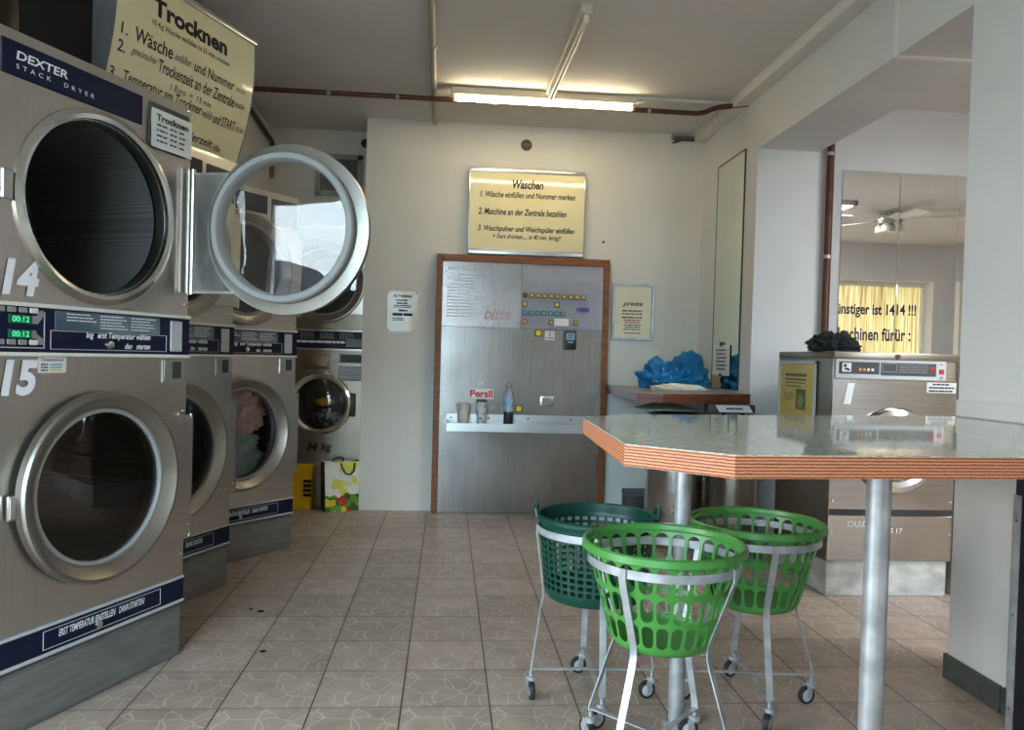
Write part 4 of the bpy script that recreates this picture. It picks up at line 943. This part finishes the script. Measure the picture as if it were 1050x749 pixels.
# ------------------------------------------------------------------ spin dryers under the shelf
drum_steel = brushed('drum_steel', srgb(176, 174, 172), srgb(196, 195, 193), .28, scale=(3, 3, 3))
r = empty('spin_dryer', 'round stainless spin dryer under the shelf with its cone lid raised', 'spin dryer', (2.255, 2.33, 0), 0, 'round spin dryers')
b = MB(); b.lathe([(0, .0), (.205, .0), (.21, .01), (.21, .82), (.205, .846), (.19, .852), (.185, .845), (.18, .5), (0, .5)], axis='Z', n=64); b.obj('drum', drum_steel, r)
b = MB(); b.lathe([(.2105, .14), (.214, .145), (.214, .165), (.2105, .17)], axis='Z', n=64); b.obj('band', steel, r); b = MB(); b.lathe([(.2105, .70), (.214, .705), (.214, .715), (.2105, .72)], axis='Z', n=64); b.obj('band', steel, r)
lid = MB().lathe([(.0, .05), (.03, .047), (.06, .039), (.12, .02), (.19, .003), (.202, .0), (.202, -.004), (.1, .0), (0, .004)], axis='Z', n=56).obj('lid', M('lid_enamel', srgb(160, 164, 152), .3), r, loc=(-.10, .0, .887))
MB().lathe([(0, -.03), (.018, -.028), (.022, -.016), (.012, -.004), (0, .004)], axis='Z', n=20).obj('knob', chrome, lid)
MB().tube([(-.10, .19, .78), (-.10, .222, .86), (-.10, .19, .885)], .010, 10).obj('hinge_arm', steel, r)
r = empty('spin_dryer', 'darker round spin dryer beside the raised cone lid, with a label on its control head', 'spin dryer', (2.515, 2.0, 0), 0, 'round spin dryers')
b = MB(); b.lathe([(0, .0), (.135, .0), (.14, .01), (.14, .80), (.12, .83), (0, .84)], axis='Z', n=64); b.obj('drum', brushed('dull_drum', srgb(120, 112, 104), srgb(142, 134, 126), .34, scale=(3, 3, 3)), r)
for x in (-.06, .06): MB().box(x-.012, x+.012, .05, .074, .82, .89, .002, 1).obj('post', black, r)
b = MB(); b.box(-.17, .13, .03, .12, .882, .936, .006, 2); b.obj('control_head', darkgrey, r)
b = MB(); b.faces([(-.13, .0275, .932), (.085, .0275, .932), (.115, .0255, .888), (-.10, .0255, .888), (-.13, .031, .932), (.085, .031, .932), (.115, .031, .888), (-.10, .031, .888)], [(0, 1, 2, 3), (4, 5, 6, 7), (0, 1, 5, 4), (2, 3, 7, 6), (0, 3, 7, 4), (1, 2, 6, 5)]); b.obj('label', paper, r, 0)
dashes(MB(), -.06, .06, .905, .012, .024, seed=2, gap=.1).obj('label_line', grey_ink, r, 0)

# ------------------------------------------------------------------ washing machines of the side room
wm_steel = brushed('washer_steel', srgb(146, 141, 136), srgb(166, 161, 156), .2, scale=(3, 3, 130))
wm_side = brushed('washer_side', srgb(150, 142, 130), srgb(164, 156, 144), .36, scale=(3, 3, 100))
def washer(label, loc, first=True):
    r = empty('washing_machine', label, 'washing machine', loc, 0, 'front loading washing machines')
    Wd, Dp, Ht = .675, .64, 1.27
    b = MB(); b.box(.0, Wd, .012, Dp, .185, 1.235); b.obj('body', wm_side, r, 0)
    b = MB(); b.hole_plate(.004, Wd-.004, .458, 1.128, .335, .765, .225, y=.0, lip=.03); b.box(.0, .004, 0, .012, .19, 1.235); b.box(Wd-.004, Wd, 0, .012, .19, 1.235); b.obj('front', wm_steel, r)
    MB().box(.004, Wd-.004, -.002, .012, .19, .425, .003, 1).obj('lower_front', wm_steel, r)
    MB().box(.002, Wd-.002, .0, .012, .425, .458).obj('gap_strip', black, r, 0)
    b = MB(); b.box(-.004, Wd+.004, -.012, Dp+.004, 1.232, Ht, .006, 2); b.obj('top', wm_side, r)
    MB().box(.01, Wd-.01, .02, Dp, 0, .185, .003, 1).obj('plinth', noisy('concrete_plinth', srgb(150, 148, 146), srgb(186, 184, 180), .8, scale=(9, 9, 14)) if first else plinth_m, r)
    b = MB(); b.box(.006, Wd-.075, -.012, .002, 1.130, 1.232, .004, 1); b.obj('control_panel', lightgrey, r)
    b = MB(); b.box(Wd-.125, Wd-.075, -.014, -.010, 1.134, 1.228, .002, 1); b.obj('coin_plate', lightgrey, r)
    MB().box(Wd-.114, Wd-.088, -.018, -.012, 1.165, 1.19, .002, 1).obj('red_button', red_ink, r)
    for j, z in enumerate((1.214, 1.148, 1.140)): dashes(MB(), Wd-.112, Wd-.09, z, .004, -.0145, seed=j).obj('panel_mark', ink, r, 0)
    MB().box(.022, .238, -.0145, -.011, 1.156, 1.218, .002, 1).obj('display_strip', darkgrey, r); MB().box(.246, .545, -.0145, -.011, 1.152, 1.218, .002, 1).obj('program_strip', darkgrey, r)
    o = MB().box(.038, .086, -.0155, -.013, 1.166, 1.212).obj('picture_label', paper, r); b = MB(); b.box(.046, .06, -.0165, -.015, 1.19, 1.205); b.box(.064, .078, -.0165, -.015, 1.172, 1.182); b.box(.05, .07, -.0165, -.015, 1.176, 1.186); b.obj('pictogram', ink, o, 0)
    for k in range(4): MB().box(.128+k*.022, .142+k*.022, -.016, -.014, 1.172, 1.186, .001, 1).obj('button', BM['amber'] if k < 2 else paper, r)
    b = MB(); y = -.0152
    for q in ((.252, .332, 1.212, 1.2145), (.252, .332, 1.17, 1.1725), (.252, .2545, 1.17, 1.2145), (.3295, .332, 1.17, 1.2145)): b.box(q[0], q[1], y, y+.002, q[2], q[3])
    b.obj('display_frame', midgrey, r, 0)
    for j in range(4): dashes(MB(), .345, .50, 1.206-j*.012, .004, -.0152, seed=j+7).obj('program_line', midgrey, r, 0)
    MB().lathe([(0, -.0165), (.012, -.016), (.014, -.0145)], (.525, 0, 1.19), n=16).obj('red_mark', red_ink, r)
    d = MB().lathe([(.150, -.035), (.156, -.050), (.185, -.058), (.212, -.045), (.222, -.01), (.222, .0), (.15, 0)], (.335, 0, .765), n=72, closed=True).obj('door', chrome, r)
    MB().lathe([(.155, -.04), (.12, -.058), (.06, -.07), (0, -.073)], (.335, 0, .765), n=40).obj('glass', dark_glass, d)
    MB().lathe([(.225, .03), (.225, .4), (0, .4)], (.335, 0, .765), n=48).obj('drum', drum_m, r)
    for x in (.018, Wd-.018):
        for z in (.50, .33): MB().lathe([(0, -.007), (.006, -.006), (.008, 0)], (x, 0, z), n=10).obj('screw', chrome, r)
    MB().lathe([(0, -.022), (.012, -.020), (.014, -.012)], (.335, 0, 1.250), n=16).obj('top_bolt', copper, r)
    return r
YW = 1.185
WM = washer('stainless front-loading washing machine marked 1 behind the counter', (2.698, YW, 0))
b = MB(); text(b, '1', .058, .114, 1.0, 1.108, -.003, .2, .14); b.obj('number', white_ink, WM, 0)
MB().box(.505, .665, -.002, .001, 1.068, 1.122).obj('sticker', M('pale_sticker', srgb(206, 206, 204), .5), WM, 0)
for j in range(3): dashes(MB(), .515+.02*(j == 0), .655-.03*(j == 0), 1.108-j*.017, .008, -.0035, seed=j+60, gap=.15).obj('sticker_line', ink, WM, 0)
pale = M('pale_scratch', srgb(224, 224, 224), .5)
b = MB(); text(b, 'SCHLEUDERN', .10, .25, .366, .397, -.004, .1, .012); b.obj('lettering', pale, WM, 0)
b = MB(); text(b, 'KG 17', .30, .40, .335, .36, -.004, .1, .004); b.obj('lettering', pale, WM, 0)
W2 = copy_tree(WM); W2.location.x += .695; W2['label'] = 'second washing machine, only a sliver visible beside the white pillar'
for c in list(W2.children):
    if c.name.split('.')[0] in ('number', 'lettering', 'sticker', 'sticker_line'): bpy.data.objects.remove(c)
# framed poster on the side of machine 1
r = empty('framed_poster', 'yellowed poster in a white frame hung on the side of washing machine 1', 'poster', (2.698-.004, YW+.39, .875), -PI/2)
b = MB()
for q in ((-.225, .225, 0, .018), (-.225, .225, .325, .343), (-.225, -.207, 0, .343), (.207, .225, 0, .343)): b.box(q[0], q[1], -.012, 0, q[2], q[3], .002, 1)
b.obj('frame', lightgrey, r); MB().box(-.208, .208, -.006, -.001, .017, .326).obj('sheet', noisy('poster_paper', srgb(186, 164, 86), srgb(204, 184, 110), .4, scale=(4, 4, 4)), r, 0)
for j, (x0, x1, z, h) in enumerate(((-.14, .12, .255, .016), (-.14, .12, .232, .010), (-.13, .11, .215, .007), (-.13, .06, .195, .007), (-.15, -.03, .15, .006), (-.15, -.02, .135, .006), (-.15, -.05, .12, .006))): dashes(MB(), x0, x1, z, h, -.0072, seed=j, gap=.15).obj('text_line', grey_ink, r, 0)
o = MB().box(.0, .115, -.0075, -.005, .07, .185).obj('picture', M('poster_green', srgb(92, 100, 58), .5), r, 0); MB().lathe([(0, 0), (.036, .0), (.03, .001)], (.058, -.009, .12), n=24).obj('picture_motif', M('poster_pale', srgb(140, 144, 92), .5), o)
o = bag_heap('black_cloth', cloth('black_cloth', (.006, .007, .008, 1), (.02, .021, .024, 1), .85), (2.80, YW+.20, 1.2705), (.115, .09, .068), 7.7, (((-1, -.3, .1), .5, .4), ((.5, 0, .8), .25, .4), ((1, -.2, .3), .3, .4)))
tag(o, 'crumpled black cloth lying on top of washing machine 1', 'cloth')

# ------------------------------------------------------------------ mirror tiles, fan of the side room
MZ0, MZ1 = 1.0, 2.53
for i, (x0, x1, dl) in enumerate(((3.375, 3.783, 0.), (3.789, 4.211, -.0105), (4.219, 4.62, -.037))):
    o = MB().box(-(x1-x0)/2, (x1-x0)/2, -.004, .0, 0, MZ1-MZ0, .001, 1).obj('mirror_tile', mirror_m, smooth=0)
    o.location = ((x0+x1)/2, YM-.004, MZ0); o.rotation_euler = (0, 0, dl)
    tag(o, ['tall mirror tile on the far wall, nearest the brown vertical pipe', 'middle tall mirror tile on the far wall, between the two seams', 'right tall mirror tile on the far wall, almost hidden by the white pillar'][i], 'mirror', 'tall mirror tiles on the far wall')
r = empty('ceiling_fan', 'white five-bladed ceiling fan of the side room, seen in the mirror', 'fan', (5.64, -.85, CZ-.001))
b = MB(); b.lathe([(0, 0), (.07, 0), (.06, -.03), (.016, -.035), (.016, -.05), (.09, -.06), (.10, -.10), (.085, -.14), (0, -.145)], axis='Z', n=32); b.obj('motor', brushed('fan_metal', srgb(176, 170, 160), srgb(190, 184, 174), .3), r)
for k in range(5):
    a = 2*PI*k/5+.3; b = MB(); m = Matrix.Rotation(a, 4, 'Z') @ Matrix.Rotation(.18, 4, 'X')
    t = bmesh.new(); bmesh.ops.create_cube(t, size=1)
    for v in t.verts: v.co = Vector((.36+v.co.x*.46, v.co.y*(.11+.05*(v.co.x > 0)), -.10+v.co.z*.007))
    b.add(t, m); b.obj('blade', white_paint, r)
for k in range(3):
    a = 2*PI*k/3; b = MB(); b.lathe([(.02, -.14), (.05, -.17), (.052, -.23), (0, -.24)], (.07*math.cos(a), .07*math.sin(a), 0), 'Z', 20); b.obj('lamp_shade', M('frosted_glass_%d' % k, srgb(236, 234, 226), .3), r)

# ------------------------------------------------------------------ building across the street, reflected in the open door
r = empty('office_building', 'grey flat-roofed office building across the street, reflected in the open dryer door', 'building', (-37, -46, -.13), math.radians(-38.5))
MB().box(-16, 16, -8, 0, 0, 8.9).obj('wall', M('facade', srgb(120, 122, 128), .8), r, 0); MB().box(-16.3, 16.3, -8.3, .3, 8.9, 9.4).obj('roof_edge', M('roof_edge', srgb(90, 92, 98), .8), r, 0)
wf = M('office_glass', srgb(60, 70, 84), .1); fr_ = M('office_frame', srgb(206, 208, 210), .6)
for fz in (.9, 3.6, 6.3):
    for k in range(9):
        x = -14.6+k*3.3; o = MB().box(x, x+2.5, -.02, .05, fz, fz+1.6).obj('window', fr_, r, 0); MB().box(x+.12, x+2.38, .05, .07, fz+.12, fz+1.48).obj('pane', wf, o, 0)

tag(MB().lathe([(0, -.004), (.008, -.004), (.010, 0)], (1.905, YB-.0005, 2.105), n=16).obj('wall_plug', darkgrey), 'small dark wall plug in the white wall right of the Waschen sign', 'wall plug')
r = empty('ceiling_light', 'bright rectangular ceiling light of the side room, cut by the mirror edge', 'ceiling lamp', (4.72, -1.0, CZ-.001))
b = MB()
for q in ((-.32, .32, -.62, -.59), (-.32, .32, .59, .62), (-.32, -.29, -.62, .62), (.29, .32, -.62, .62)): b.box(q[0], q[1], q[2], q[3], -.05, 0, .003, 1)
b.obj('frame', white_paint, r); MB().box(-.29, .29, -.59, .59, -.045, -.03).obj('diffuser', M('lit_diffuser', srgb(250, 246, 236), .5, Emission_Color=(.96, .98, 1., 1), Emission_Strength=14.0), r, 0)

for u, v, rr, lb in ((267.5, 627.5, .011, 'larger dark dirt speck on the floor tiles in front of the second dryer'), (257.5, 625.5, .005, 'tiny dark dirt speck left of the larger one on the floor tiles'), (269.5, 668.8, .009, 'dark dirt speck on the floor tile beside the nearest dryer corner')):
    d = R_*((u-525.1)/F)-U_*((v-383.25)/F)+F_; p = CAM+d*(-CAM.z/d.z)
    o = crumple('dirt_speck', (rr*1.5, rr, .004), .3, M('dirt_%d' % int(u), (.012, .010, .009, 1), .9), (p.x, p.y, .002), int(u), 0, 1.5, 2); tag(o, lb, 'dirt')
r = empty('floor_box', 'small dark grey box on the floor against the back wall beside the round spin dryer', 'box', (2.185, 3.13, 0))
MB().box(-.09, .09, -.08, .08, 0, .20, .006, 2).obj('carton', midgrey if False else darkgrey, r); MB().box(-.092, .092, -.082, .082, .17, .205, .004, 1).obj('lid', M('box_lid', srgb(96, 92, 90), .6), r)
